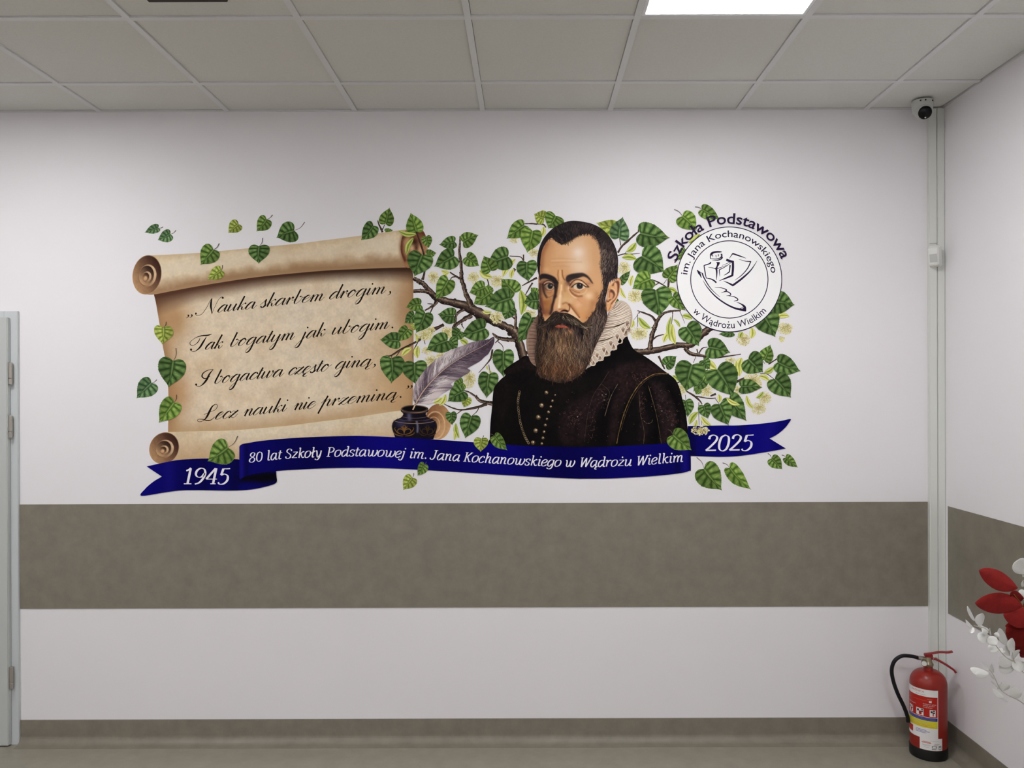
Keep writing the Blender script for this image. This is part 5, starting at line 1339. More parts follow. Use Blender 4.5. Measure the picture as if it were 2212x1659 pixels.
arc_text('im. Jana Kochanowskiego', 91.5, 14.6, -83.5, 81.5, PUR, 0.006).build('emblem_lettering', emblem)
I = arc_text('w Wadrozu Wielkim', 105.5, 14.6, -49.0, 49.5, PUR, 0.005, True)
_b = lambda t: (lambda v: (v[:, 0].min(), v[:, 0].max()))(font_mesh(t)[0])
_x0, _x1 = _b('w Wadrozu Wielkim')
def under(x, y):                                     # a point of the lower line of lettering: em units to pixels
    a = math.radians(-49.0 + 98.5 * (x - _x0) / (_x1 - _x0)); rr = 105.5 - y * 14.6 / 0.70
    return (EC[0] + rr * math.sin(a), EC[1] + rr * math.cos(a))
xa, xz = _b('w Wa')[1], (_b('w Wadro')[1] + _b('w Wadroz')[1]) / 2 + 0.02
L = cr([under(xa - .02, .02), under(xa - .09, -.08), under(xa - .09, -.17), under(xa + .02, -.20)], 6)   # the ogonek
I.ribbon(L, taper(len(L), 1.0, 1.7, .9), PUR, lv=2)
I.disc(*under(xz, .66), 1.25, PUR, n=12, lv=2)       # the dot over the z
I.build('emblem_lettering', emblem)
I = Ink()
def mk(pts, ws):
    stroke_w(I, M_, pts, [w * 1.18 for w in ws], PUR)
def mf(pts, n=3):
    I.fill(cr(M_(pts), n, True) if n else M_(pts), PUR)
mf([(574, 668), (580, 645), (605, 630), (650, 622), (695, 624), (716, 632), (690, 640), (650, 642), (612, 652), (590, 668)])
mk([(578, 660), (577, 690), (580, 716)], [12, 9, 9]); mk([(580, 714), (640, 718), (690, 706), (712, 682), (708, 655)], [6, 9, 10, 14, 16]); mk([(600, 736), (660, 732), (705, 716), (722, 690)], [3, 9, 14, 14]); mk([(585, 680), (600, 658), (612, 650)], [5, 8, 8])
mk([(602, 668), (605, 692)], [11, 3]); mk([(642, 672), (646, 702)], [9, 3]); mk([(674, 662), (671, 690)], [11, 3])
mf([(646, 756), (688, 755), (682, 785), (664, 812), (660, 838), (636, 838), (650, 800), (655, 772)]); mk([(646, 820), (653, 880), (650, 970)], [22, 15, 4]); mk([(552, 815), (600, 822), (645, 838)], [3, 6, 9]); mk([(640, 836), (700, 818), (770, 790)], [10, 6, 3])
mk([(578, 752), (572, 770), (500, 795)], [14, 12, 9]); mk([(500, 793), (512, 870), (528, 950)], [9, 11, 6]); mk([(522, 944), (580, 955), (620, 975), (648, 1000)], [5, 10, 15, 15])
mk([(690, 926), (685, 880), (682, 845)], [3, 8, 9]); mk([(682, 846), (750, 812), (832, 755)], [9, 7, 4]); mk([(715, 795), (780, 768), (828, 745)], [3, 5, 5])
mk([(766, 726), (810, 742), (856, 752)], [25, 24, 20]); mk([(846, 746), (846, 830), (838, 916)], [22, 23, 22]); mk([(846, 910), (770, 942), (680, 978)], [20, 16, 3])
mk([(812, 790), (804, 872)], [13, 11]); mk([(806, 868), (770, 895), (738, 912)], [12, 9, 3])
mk([(800, 712), (845, 650)], [3, 12]); mk([(842, 652), (930, 682), (1002, 708)], [15, 12, 3]); mk([(918, 720), (990, 742), (1062, 748)], [3, 7, 11]); mk([(1060, 745), (1020, 830), (950, 910), (868, 972)], [11, 10, 8, 3])
mk([(1135, 738), (1060, 850), (960, 945), (845, 1032)], [3, 12, 19, 21]); mk([(848, 1034), (800, 1008), (732, 978)], [20, 14, 3])
mk([(418, 848), (442, 885), (455, 905), (470, 942)], [8, 22, 16, 6]); mk([(420, 850), (450, 872), (475, 884)], [6, 8, 5])
mk([(478, 884), (500, 940), (560, 1040), (620, 1110), (692, 1172)], [14, 12, 9, 6, 3]); mk([(488, 972), (540, 1055), (640, 1165), (760, 1252), (880, 1308), (1000, 1330)], [3, 9, 13, 15, 19, 26]); mk([(1000, 1340), (985, 1290), (945, 1255), (888, 1230)], [8, 24, 12, 3]); mk([(930, 1308), (960, 1300), (985, 1320)], [4, 8, 14])
mk([(630, 1058), (700, 1060), (752, 1076), (768, 1092), (738, 1110)], [3, 6, 10, 14, 8]); mk([(703, 1120), (770, 1106), (812, 1126), (816, 1150), (768, 1156)], [3, 9, 11, 9, 3]); mk([(798, 1160), (850, 1165), (896, 1188), (900, 1210), (858, 1220)], [3, 8, 11, 11, 4])
I.build('emblem_drawing', emblem)

# ------------------------------------------------------------------ inkwell and quill
I = Ink()
half = [(0, 900), (130, 905), (150, 925), (146, 950), (128, 965), (125, 985), (150, 1015), (210, 1040), (238, 1070), (248, 1110), (240, 1150), (225, 1190), (205, 1250)]
Lf = cr([(1185 - x, y) for x, y in half][1:], 5); Rt = cr([(1185 + x - 2, y) for x, y in half][1:], 5)
O = B_(np.vstack([[(1185, 895)], Rt, Lf[::-1]]))
I.fill(O, lambda P: paint(P, np.array((17, 13, 24)) * (1 + (fbm(P, 5, 2, 3)[:, None] - .5) * .3), [(B_, 'l', (96, 96, 128), .8, 40, [(1125, 990), (1130, 1030)]), (B_, 'b', (62, 58, 92), .8, (1040, 1080), 60, 50), (B_, 'l', (120, 118, 140), .8, 20, [(1208, 1060), (1218, 1110), (1216, 1170)]), (B_, 'l', (104, 84, 66), .8, 14, [(950, 1060), (938, 1110), (946, 1170)]), (B_, 'l', (96, 74, 60), .7, 14, [(1418, 1060), (1430, 1110), (1422, 1170)]), (B_, 'b', (44, 38, 58), .6, (1330, 1060), 60, 40)]), 1.1, lv=1)
for y, rx, ry, c, w in [(1010, 140, 26, (110, 92, 80), 4), (1030, 190, 36, (92, 74, 62), 3), (1052, 228, 42, (132, 112, 92), 6), (962, 130, 22, (88, 70, 58), 4)]:
    a = np.linspace(.05, math.pi - .05, 30)
    I.ribbon(B_(np.stack([1185 + rx * np.cos(a), y + ry * np.sin(a) - 14], 1)), w / 5.027, c, lv=3)
a = np.linspace(0, 2 * math.pi, 48)
p = B_([(1185, 922)])[0]
I.disc(p[0], p[1], 146 / 5.027, (54, 40, 34), 40 / 5.027, n=40, lv=3); I.disc(p[0], p[1] - .5, 126 / 5.027, (8, 6, 8), 28 / 5.027, n=40, lv=4)
I.ribbon(np.stack([p[0] + 146 / 5.027 * np.cos(a), p[1] + 40 / 5.027 * np.sin(a)], 1), 1.5, np.array((128, 102, 84)) * (.5 + .6 * np.abs(np.sin(a * 1.5))[:, None]), lv=5)
for k, (cx, sc) in enumerate(((1072, 1.0), (1325, .8))):    # gilded scrollwork
    for sg in (-1, 1):
        for pts in ([(0, 1195), (8, 1160), (30, 1140), (62, 1142), (72, 1165), (56, 1178)], [(0, 1200), (30, 1195), (70, 1180), (96, 1150), (104, 1130), (92, 1120)], [(0, 1180), (4, 1140), (14, 1110), (0, 1095)], [(10, 1215), (60, 1210), (104, 1190), (110, 1170)], [(6, 1150), (26, 1120), (40, 1118)]):
            L = cr(B_([(cx + sg * x * sc, y) for x, y in pts]), 6)
            I.ribbon(L, taper(len(L), .5, 2.0, .4), np.array((128, 92, 46)) * (1.0 if k == 0 else .5), (92, 64, 34) if k == 0 else (48, 34, 24), lv=4)
I.build('inkwell', mural, at=on_wall(*B_([(1185, 1200)])[0]))

FEO = B_([(1188, 850), (1172, 800), (1166, 750), (1180, 690), (1192, 650), (1230, 585), (1250, 560), (1310, 480), (1350, 445), (1400, 400), (1470, 350), (1540, 305), (1620, 265), (1700, 238), (1780, 205), (1860, 185), (1940, 172), (1990, 165), (2045, 138), (2050, 200), (2030, 250), (2000, 300), (1985, 325), (1940, 360), (1900, 400), (1830, 440), (1760, 480), (1790, 500), (1770, 530), (1720, 560), (1660, 600), (1580, 650), (1605, 680), (1550, 720), (1500, 745), (1460, 770), (1430, 810), (1370, 830), (1385, 855), (1330, 872), (1290, 862), (1250, 865), (1210, 855)])
SH = cr(B_([(1165, 932), (1190, 880), (1215, 830), (1290, 715), (1400, 590), (1520, 480), (1650, 390), (1800, 305), (1950, 225), (2042, 150)]), 10)
SHT = np.gradient(SH, axis=0); SHT /= np.hypot(SHT[:, 0], SHT[:, 1])[:, None]
def fea_col(P):
    i = np.argmin(((P[:, None] - SH[None]) ** 2).sum(2), 1)
    n = len(SH)
    d = P - SH[i]
    along = (d * SHT[i]).sum(1)
    side = SHT[i, 0] * d[:, 1] - SHT[i, 1] * d[:, 0]
    dist = np.abs(side)
    u = np.clip(i / n, 0, 1)
    up = (side < 0)[:, None]
    arc = i * 2.15 + along - dist * .75                      # where this barb leaves the shaft
    q = np.stack([arc + np.where(side < 0, 0, 400), dist * .10], 1)
    st = vnoise(q, 2.0, 5) * .5 + vnoise(q, 5.5, 6) * .5
    bl = vnoise(np.stack([arc + np.where(side < 0, 0, 300), dist * .35], 1), 16, 8)
    lt, dk = np.array((206, 194, 194)), np.array((74, 60, 72))
    k = np.clip(.62 + (st - .5) * 1.5 + (bl - .5) * 1.1, 0, 1)[:, None]
    near = np.clip(1 - dist / np.where(side < 0, 6, 13), 0, 1)[:, None]
    k = k * (1 - near * .8)
    tip = np.clip((u - .62) / .22, 0, 1)[:, None]
    k = k * (1 - tip * np.where(up, .7, .92))
    low = (~up) * np.clip((u - .42) / .2, 0, 1)[:, None]
    k = k * (1 - .5 * low)
    lw = np.exp(-((u - .34) / .12) ** 2)[:, None] * (~up) * np.clip((dist - 7) / 10, 0, 1)[:, None]
    k = np.clip(k + lw * .5, 0, 1)
    e = np.where(up, .06, 0) * (1 - tip)
    return dk * (1 - k) + lt * (k + e * (1 - k))
I = Ink()
I.fill(cr(FEO, 4, True), fea_col, 1.0)
r = np.random.default_rng(31)
FEs = cr(FEO, 4, True)
for q in range(900):                                # barbs
    u = r.uniform(.12, .995); i = int(u * (len(SH) - 3)) + 1
    t = SH[i + 1] - SH[i - 1]; t /= np.hypot(*t)
    sg = -1 if r.uniform() < .5 else 1
    n = np.array([-t[1], t[0]]) * sg
    off = r.uniform(0, .75)
    W = (np.interp(u, [.1, .2, .35, .55, .8, 1], [8, 17, 24, 24, 18, 3]) if sg < 0 else np.interp(u, [.1, .2, .35, .5, .65, .85, 1], [6, 20, 27, 30, 24, 16, 2]))
    d = t * .72 + n * .7
    p0 = SH[i] + d * W * off
    ln = W * r.uniform(.3, .75)
    p1 = p0 + (t * .62 + n * .78) * ln * .5; p2 = p1 + (t * .95 + n * .45) * ln * .5
    if not inside(np.array([p2, p1]), FEs).all():
        if r.uniform() < .8:
            continue
    lt = fea_col(np.array([p1]))[0]
    c = np.minimum(lt * (1.25 if r.uniform() < .5 else .6), 222)
    I.ribbon(cr([p0, p1, p2], 4), taper(9, .3, r.uniform(.5, .9), .2), c)
feather = I.build('quill_feather', mural)
I = Ink()
n = len(SH)
I.ribbon(SH, np.linspace(3.4, .6, n), (1, 1, 1), prof=[np.linspace((84, 62, 50), (56, 44, 52), n), np.linspace((206, 172, 140), (168, 150, 146), n), np.linspace((226, 198, 168), (190, 174, 168), n), np.linspace((112, 84, 66), (70, 56, 60), n)])
I.ribbon(B_([(1188, 852), (1222, 864)]), 1.0, (70, 48, 36)); I.ribbon(B_([(1182, 870), (1214, 882)]), .8, (90, 64, 46))
I.build('quill_shaft', feather)

# ------------------------------------------------------------------ blue ribbon
NV, NL, ND = (5, 1, 98), (9, 5, 114), (2, 0, 66)
def navy(P):
    x = P[:, 0]
    k = .5 + .5 * np.sin((x - 560) / 61.0) * np.cos((x - 300) / 143.0)
    n = fbm(P, 6, 71, 2) - .5
    C = np.array(ND) + (np.array(NL) - np.array(ND)) * np.clip(k + n * .12, 0, 1)[:, None]
    return C
tail_l = np.vstack([cr(R3([(165, 475), (300, 445), (450, 416), (600, 404), (760, 400), (1000, 405), (1060, 410)]), 6), R3([(1400, 500)]), cr(R3([(1402, 525), (1405, 570), (1406, 625), (1350, 655), (1200, 690), (1050, 704), (900, 706), (700, 702), (500, 704), (350, 722), (115, 756), (150, 690), (230, 620), (310, 572)]), 5)])
I = Ink()
I.fill(tail_l, lambda P: paint(P, navy(P), [(R3, 'l', (3, 2, 8), .95, 60, [(1070, 590), (1200, 585), (1400, 575)]), (R3, 'b', (3, 2, 10), .9, (1300, 580), 110, 60), (R3, 'l', (20, 14, 112), .6, 90, [(380, 430), (380, 700)]), (R3, 'l', (4, 2, 60), .6, 50, [(700, 420), (720, 690)]), (R3, 'l', (22, 16, 116), .5, 40, [(860, 420), (860, 690)]), (R3, 'l', (3, 1, 52), .7, 80, [(1020, 420), (1000, 690)])]), 2.0)
tl = I.build('ribbon_tail', mural)
tail_r = np.vstack([cr(R5([(1085, 178), (1400, 172), (1550, 172), (1700, 163), (1850, 148), (1980, 128), (2068, 111), (2050, 150), (2010, 200), (1940, 258), (1868, 297)]), 5), cr(R5([(2022, 392), (1900, 415), (1700, 448), (1550, 466), (1400, 472), (1250, 468), (1085, 462)]), 5)])
I = Ink()
I.fill(tail_r, lambda P: paint(P, navy(P), [(R5, 'l', (3, 1, 50), .8, 60, [(1120, 180), (1125, 470)]), (R5, 'l', (20, 14, 120), .6, 100, [(1880, 160), (1830, 420)]), (R5, 'l', (4, 2, 64), .5, 80, [(1600, 180), (1580, 460)])]), 2.0)
tr = I.build('ribbon_tail', mural)
rtop = np.vstack([R3([(1050, 290), (1058, 275), (1085, 260), (1160, 247), (1250, 232), (1500, 208), (1800, 192), (2100, 184)]), R4([(100, 184), (400, 195), (900, 225), (1350, 258), (1700, 280), (2100, 289)]), R5([(100, 379), (300, 376), (700, 356), (900, 340), (1090, 318), (1106, 330)])])
rbot = np.vstack([R5([(1113, 400), (1116, 590), (1100, 605), (1050, 622), (900, 643), (700, 660), (500, 672), (300, 680), (100, 681)]), R4([(2150, 592), (1900, 582), (1500, 560), (1100, 535), (700, 510), (500, 500), (300, 492), (100, 489)]), R3([(2212, 488), (1900, 492), (1600, 506), (1400, 520), (1200, 545), (1100, 573), (1058, 600), (1050, 570)])])
I = Ink()
I.fill(np.vstack([cr(rtop, 5), cr(rbot, 5)]), lambda P: paint(P, navy(P), [(R3, 'l', (24, 18, 122), .7, 40, [(1070, 290), (1075, 580)]), (R3, 'l', (2, 1, 56), .6, 40, [(1115, 270), (1120, 570)]), (R5, 'l', (22, 16, 118), .7, 50, [(1050, 330), (1060, 600)]), (R5, 'l', (2, 1, 60), .6, 40, [(980, 350), (990, 620)]), (R5, 'l', (2, 1, 62), .6, 16, [(1108, 340), (1112, 590)])]), 2.2)
ribbon = I.build('ribbon_banner', mural)
SERIF = {}
defs(SERIF, '''
0; 1.05; .5,1.45 .2,1.25 .1,.72 .2,.2 .5,0 .8,.2 .9,.72 .8,1.25 .5,1.45
8; 1.05; .5,.78 .22,.98 .22,1.28 .5,1.45 .78,1.3 .76,1 .5,.76 .18,.52 .1,.24 .28,.02 .6,0 .86,.24 .82,.54 .5,.78
1; .95; .16,1.22 .36,1.32 .52,1.46/.5,1.45 .5,.7 .5,.02/.18,.03 .5,.03 .84,.03
9; 1.05; .86,1 .66,.68 .36,.64 .12,.86 .14,1.22 .42,1.45 .74,1.36 .9,1 .82,.55 .56,.15 .2,0
4; 1.05; .66,1.42 .35,.95 .04,.46/.04,.46 .5,.46 .98,.46/.72,1.45 .72,.7 .72,.02/.48,.03 .94,.03
5; 1.0; .88,1.42 .6,1.4 .3,1.4/.3,1.4 .26,1.1 .22,.82/.22,.82 .5,.92 .8,.74 .84,.34 .58,.03 .26,0 .08,.16
2; 1.0; .14,1.1 .2,1.36 .5,1.46 .8,1.26 .76,.92 .4,.44 .04,.06/.04,.05 .5,.05 .92,.05/.04,.1 .5,.1 .92,.1
l; .58; .08,1.48 .26,1.55/.26,1.55 .25,.8 .24,.12 .34,0 .52,.08
ł; .58; .08,1.48 .26,1.55/.26,1.55 .25,.8 .24,.12 .34,0 .52,.08/.04,.66 .5,.98/.04,.6 .5,.92
a; 1.08; .82,.86 .56,1 .26,.85 .08,.4 .2,.02 .42,.02 .74,.4/.84,1 .8,.3 .82,.05 .92,0 1.06,.08
ą; 1.08; .82,.86 .56,1 .26,.85 .08,.4 .2,.02 .42,.02 .74,.4/.84,1 .8,.3 .82,.05 .92,0 1.06,.08/.96,0 .78,-.16 .8,-.36 1.02,-.36
t; .64; .32,1.32 .26,.7 .24,.16 .34,0 .58,.1/.04,.96 .3,.96 .62,.96
S; 1.02; .84,1.12 .8,1.34 .5,1.46 .22,1.32 .2,1.02 .5,.78 .8,.52 .8,.16 .5,0 .2,.06 .1,.32
z; .9; .12,.94 .45,.94 .82,.94/.8,.92 .45,.5 .08,.06/.08,.06 .45,.06 .84,.06
ż; .9; .12,.94 .45,.94 .82,.94/.8,.92 .45,.5 .08,.06/.08,.06 .45,.06 .84,.06; .5,1.36,.12
k; 1.02; .08,1.48 .26,1.55/.26,1.55 .25,.8 .24,0/.26,.42 .56,.8 .84,.98/.44,.62 .64,.18 .8,0 1,.1; .84,.92,.09
o; 1; .5,1 .2,.85 .08,.42 .2,.04 .46,0 .76,.2 .88,.6 .76,.94 .5,1
y; 1; .06,.9 .2,.98 .3,.6 .4,.1 .58,0 .82,.4/.88,1 .84,.3 .7,-.2 .46,-.42 .2,-.36; .18,-.32,.1
P; 1.12; .32,1.42 .31,.7 .3,.02/.1,1.41 .3,1.41 .45,1.41/.08,.03 .3,.03 .56,.03/.32,1.41 .7,1.41 .96,1.16 .86,.8 .56,.68 .31,.7
d; 1.08; .82,.86 .56,1 .26,.85 .08,.4 .2,.02 .42,.02 .74,.4/.6,1.49 .84,1.55/.84,1.55 .82,.8 .8,.2 .84,.02 .94,0 1.06,.08
s; .8; .68,.74 .64,.94 .4,1 .16,.86 .2,.62 .48,.46 .68,.26 .54,.02 .24,0 .08,.2; .66,.8,.07 .12,.2,.07
w; 1.5; .06,.9 .2,.97 .28,.6 .28,.16 .46,0 .72,.25 .82,.95/.82,.95 .82,.18 1,0 1.26,.2 1.42,.7 1.34,.98; 1.34,.93,.08
e; .9; .12,.44 .5,.5 .76,.72 .7,.95 .48,1 .2,.8 .08,.4 .22,.03 .5,0 .82,.2
j; .55; .1,.93 .3,1/.3,1 .28,.3 .2,-.2 0,-.42 -.22,-.34; .34,1.4,.12 -.2,-.3,.1
i; .56; .08,.9 .27,1/.27,1 .25,.5 .24,.12 .34,0 .52,.08; .32,1.4,.12
m; 1.6; .04,.9 .22,1/.22,1 .21,.5 .2,0/.21,.6 .45,.92 .66,.98 .75,.8 .74,.4 .72,0/.73,.6 .97,.92 1.18,.98 1.27,.8 1.24,.14 1.34,0 1.52,.08
n; 1.1; .04,.9 .22,1/.22,1 .21,.5 .2,0/.21,.6 .45,.92 .66,.98 .75,.8 .72,.14 .82,0 1,.08
r; .78; .04,.9 .22,1/.22,1 .21,.5 .2,0/.21,.55 .42,.88 .62,.98 .72,.9; .7,.9,.1
h; 1.1; .08,1.48 .26,1.55/.26,1.55 .23,.8 .2,0/.21,.6 .45,.92 .66,.98 .75,.8 .72,.14 .82,0 1,.08
u; 1.12; .06,.9 .22,1/.22,1 .2,.2 .34,0 .6,.12 .8,.5/.88,1 .84,.5 .82,.14 .92,0 1.08,.08
c; .85; .74,.82 .6,1 .32,.9 .08,.45 .2,.03 .5,0 .78,.2; .7,.82,.1
g; 1.02; .82,.86 .56,1 .26,.85 .08,.4 .2,.02 .42,.02 .74,.4/.84,1 .8,.1 .68,-.28 .42,-.44 .12,-.36; .12,-.32,.1
J; .86; .28,1.41 .55,1.41 .78,1.41/.54,1.42 .53,.7 .5,.3 .34,.02 .1,-.02 -.06,.12; -.02,.14,.12
K; 1.22; .32,1.42 .31,.7 .3,.02/.1,1.41 .3,1.41 .5,1.41/.08,.03 .3,.03 .5,.03/.32,.62 .66,1 1,1.4/.84,1.41 1.16,1.41/.5,.82 .7,.4 .92,.03/.78,.03 1.12,.03
W; 1.62; .3,1.42 .36,.7 .4,0/.3,1.42 .36,.7 .4,0/.4,0 .66,.7 .92,1.3/.92,1.4 .98,.7 1.02,0/1.02,0 1.3,.7 1.56,1.42/.12,1.41 .5,1.41/1.38,1.41 1.72,1.41
.; .45; ; .2,.1,.13
''')
BASE = cr([(538, 999), (577, 994.6), (616, 990.6), (700, 986.7), (798, 985.2), (871, 988.4), (932, 991.9), (1000, 996.6), (1080, 1001.4), (1146, 1005.2), (1205, 1007.4), (1256, 1008.5), (1306, 1007.7), (1363, 1005.9), (1379, 1005.2), (1475, 997)], 6)
bl = lambda x: float(np.interp(x, BASE[:, 0], BASE[:, 1]))
LET = (224, 222, 246)
for txt, x0, x1 in [('80', 539, 566.5), ('lat', 577.5, 607.5), ('Szkoły', 617, 692.5), ('Podstawowej', 706, 873), ('im.', 884.5, 921.5), ('Jana', 931, 991.5), ('Kochanowskiego', 1001, 1210), ('w', 1220.5, 1239), ('Wądrożu', 1251, 1363), ('Wielkim', 1374.5, 1475)]:
    I = Ink()
    word(I, SERIF, txt, x0, x1, bl, 13.9, .21, 2.75, .95, LET, 'broad')
    I.build('ribbon_lettering', ribbon, at=on_wall(x0, bl(x0)))
I = Ink(); word(I, SERIF, '1945', 395.5, 491.5, lambda x: 1045.6, 23.6, .21, 5.0, 1.4, LET, 'broad'); I.build('year_lettering', tl)
I = Ink(); word(I, SERIF, '2025', 1525.5, 1622, lambda x: 974.6 - .016 * (x - 1525), 23.6, .21, 5.0, 1.4, LET, 'broad'); I.build('year_lettering', tr)

make_blossom(mural, D_, (885, 1340), 112, 58, True)
for fr, b, t, W, tone, pt in [(R3, (938, 297), (746, 427), 238, 'm', (1035, 185)), (R4, (1240, 212), (1232, 338), 132, 'l', (1260, 180)), (R4, (1366, 190), (1488, 322), 112, 'm', (1320, 165)), (R4, (696, 460), (627, 564), 96, 'm', (712, 430)), (R5, (946, 266), (1124, 410), 204, 'm', (900, 210))]:
    make_leaf('leaf', mural, fr, b, t, W, tone, pt)

# ------------------------------------------------------------------ loose leaves stuck on the bare wall
for fr, b, t, W, tone, pt, lab in [
    (S5, (340, 290), (177, 347), 104, 'b', (400, 278), 'smallest green leaf sticker at the upper left, nearest the door'),
    (S5, (485, 365), (334, 436), 148, 'b', (555, 318), 'small green leaf sticker just above the scroll\'s left curl'),
    (S5, (1300, 246), (1177, 351), 154, 'l', (1275, 200), 'yellow-green leaf sticker above the parchment, left of two green ones'),
    (S5, (1636, 188), (1514, 333), 176, 'm', (1707, 133), 'green heart-shaped leaf sticker above the parchment, topmost of its cluster'),
    (S5, (1965, 322), (1752, 406), 250, 'd', (2092, 220), 'large dark green leaf sticker hovering over the parchment roll'),
    (S1, (248, 882), (78, 1057), 214, 'b', (310, 843), 'dark bluish green leaf sticker left of the parchment\'s edge'),
    (R4, (576, 586), (489, 702), 124, 'l', (592, 540), 'yellow-green leaf sticker below the middle of the blue ribbon'),
    (R5, (1242, 587), (1414, 794), 230, 'm', (1172, 478), 'large green leaf sticker under the 2025 ribbon end'),
    (R5, (1490, 580), (1694, 787), 150, 'g', (1420, 530), 'folded green leaf sticker with yellow tip under the 2025 ribbon end'),
    (R5, (1890, 490), (1992, 593), 116, 'm', (1852, 440), 'small green leaf sticker below the ribbon\'s right tip, left of a pair'),
    (R5, (2026, 480), (2140, 575), 88, 'm', (1985, 455), 'small green leaf sticker farthest right below the ribbon tip')]:
    b0 = fr([b])[0]
    root = empty('leaf_sticker', on_wall(*b0))
    s0 = Stack.y; Stack.y = 0.0004
    I = Ink(); leaf_shape(I, b0, fr([t])[0], W / SCALE[fr], tone, np.random.default_rng(int(b0[0])))
    I.build('leaf_blade', root, at=on_wall(*b0))
    I = Ink(); petiole(I, b0, fr([pt])[0]); I.build('stalk', root, at=on_wall(*b0))
    Stack.y = max(s0, Stack.y)
    tag(root, lab, 'leaf sticker', 'loose leaf stickers on the white wall')


# ------------------------------------------------------------------ things standing and hanging in the corner
M_WHITEP = new_mat('white_plastic', (226, 227, 222), 0.35, 0.4)
M_CAMW = new_mat('camera_white_plastic', (196, 199, 194), 0.4, 0.35)
M_BLACKGLASS = new_mat('black_glossy_dome', (4, 4, 5), 0.2, 0.25)
M_BLACKP = new_mat('black_plastic', (14, 14, 15), 0.5, 0.35)
M_RUBBER = new_mat('black_rubber', (15, 15, 18), 0.45, 0.3)
M_RED = new_mat('red_enamel', (140, 30, 19), 0.36, 0.45)
M_REDLEVER = new_mat('red_lever_paint', (132, 24, 26), 0.4, 0.4)
M_BRASS = new_mat('dull_nickel', (150, 142, 118), 0.35, 0.5, metal=0.8)
M_DARKFIX = new_mat('dark_brown_grille', (58, 48, 46), 0.6, 0.2)

# cable trunking up the corner: two lids side by side on one base, the left one running behind the detector
trunk = empty('cable_trunking', (1.912, 0, 0.113))
tag(trunk, 'pale grey twin cable trunking running up the corner from skirting to ceiling', 'cable trunking')
TZ0, TZ1 = 0.1125, CZ - 0.002
TX0, TX1, TX2 = TRUNK_L, TRUNK_L + 0.037, RX - 0.0008
rel(box_obj('base', TX0 + 0.001, TX2 - 0.001, -0.016, -0.0002, TZ0, TZ1, M_GREYPLASTIC), trunk)
zj = wall_z(531)
bm = bmesh.new(); add_box(bm, TX0, TX1 - 0.0008, -0.0245, -0.0162, TZ0, zj - 0.0006); rel(bm_obj('lid', bm, M_GREYPLASTIC, bevel=0.0022), trunk)
bm = bmesh.new(); add_box(bm, TX0, TX1 - 0.0008, -0.0245, -0.0162, zj + 0.0006, TZ1); rel(bm_obj('lid', bm, M_GREYPLASTIC, bevel=0.0022), trunk)
bm = bmesh.new(); add_box(bm, TX1 + 0.0008, TX2, -0.0275, -0.0162, TZ0, TZ1); rel(bm_obj('lid', bm, M_GREYPLASTIC, bevel=0.0022), trunk)

# motion detector on the trunking, turned into the room
det = empty('motion_detector', (wall_x(2013), -0.026, wall_z(560)))
tag(det, 'small white motion detector fixed to the corner cable trunking', 'motion detector')
Rm = Matrix.Translation((wall_x(2008), -0.051, wall_z(560))) @ Matrix.Rotation(math.radians(-42), 4, 'Z') @ Matrix.Rotation(math.radians(12), 4, 'X')
def part_from(verts_fn, name, mat, parent, m4, bevel=0.0, smooth=False):
    bm = bmesh.new()
    verts_fn(bm)
    if bevel:
        bmesh.ops.bevel(bm, geom=list(bm.edges), offset=bevel, segments=3, affect='EDGES', clamp_overlap=True)
    bmesh.ops.transform(bm, matrix=m4, verts=list(bm.verts))
    return rel(bm_obj(name, bm, mat, smooth=smooth), parent)
def det_body(bm):
    # seen from above the housing narrows to the front; the chin is cut back
    back, front = [(-.027, -.052), (.027, -.052), (.027, .050), (-.027, .050)], [(-.020, -.038), (.020, -.038), (.022, .040), (-.022, .040)]
    a = [bm.verts.new((x, 0.018, z)) for x, z in back]
    b = [bm.verts.new((x, -0.022, z)) for x, z in front]
    for i in range(4):
        bm.faces.new((a[i], a[(i + 1) % 4], b[(i + 1) % 4], b[i]))
    bm.faces.new(a); bm.faces.new(b)
part_from(det_body, 'housing', M_WHITEP, det, Rm, 0.004)
M_LENS = new_mat('milky_lens', (188, 190, 188), 0.3, 0.4)
part_from(lambda bm: add_box(bm, -.016, .016, -.0245, -.0215, -.026, .012), 'lens', M_LENS, det, Rm, 0.001)
part_from(lambda bm: add_box(bm, -.012, .012, .0185, .040, -.030, .030), 'bracket', M_WHITEP, det, Matrix.Translation((wall_x(2013), -0.067, wall_z(560))), 0.002)

# turret camera under the ceiling
cc = empty('security_camera', (1.802, -0.115, CZ - 0.0016))
tag(cc, 'white turret security camera with black front under the ceiling corner', 'security camera')
T0 = Matrix.Translation(cc.location)
bm = bmesh.new()
add_lathe(bm, [(0, -0.0005), (0.045, -0.0005), (0.0465, -0.004), (0.0465, -0.018), (0.045, -0.026), (0.042, -0.045), (0.041, -0.052), (0.037, -0.055), (0, -0.055)], 40, T0)
rel(bm_obj('mount', bm, M_CAMW, smooth=True), cc)
bm = bmesh.new()
for a in (-2.2, -1.75, -0.95):
    add_box(bm, -0.0025, 0.0025, -0.003, 0.003, -0.014, -0.008)
    vs = list(bm.verts)[-8:]
    bmesh.ops.transform(bm, matrix=T0 @ Matrix.Translation((0.0458 * math.cos(a), 0.0458 * math.sin(a), 0)), verts=vs)
rel(bm_obj('screw_hole', bm, M_BLACKP), cc)
BC = Vector(cc.location) + Vector((-0.004, -0.016, -0.055))
Rb = Matrix.Translation(BC) @ Matrix.Rotation(math.radians(-12), 4, 'Z') @ Matrix.Rotation(math.radians(90 + 24), 4, 'X')
bm = bmesh.new()
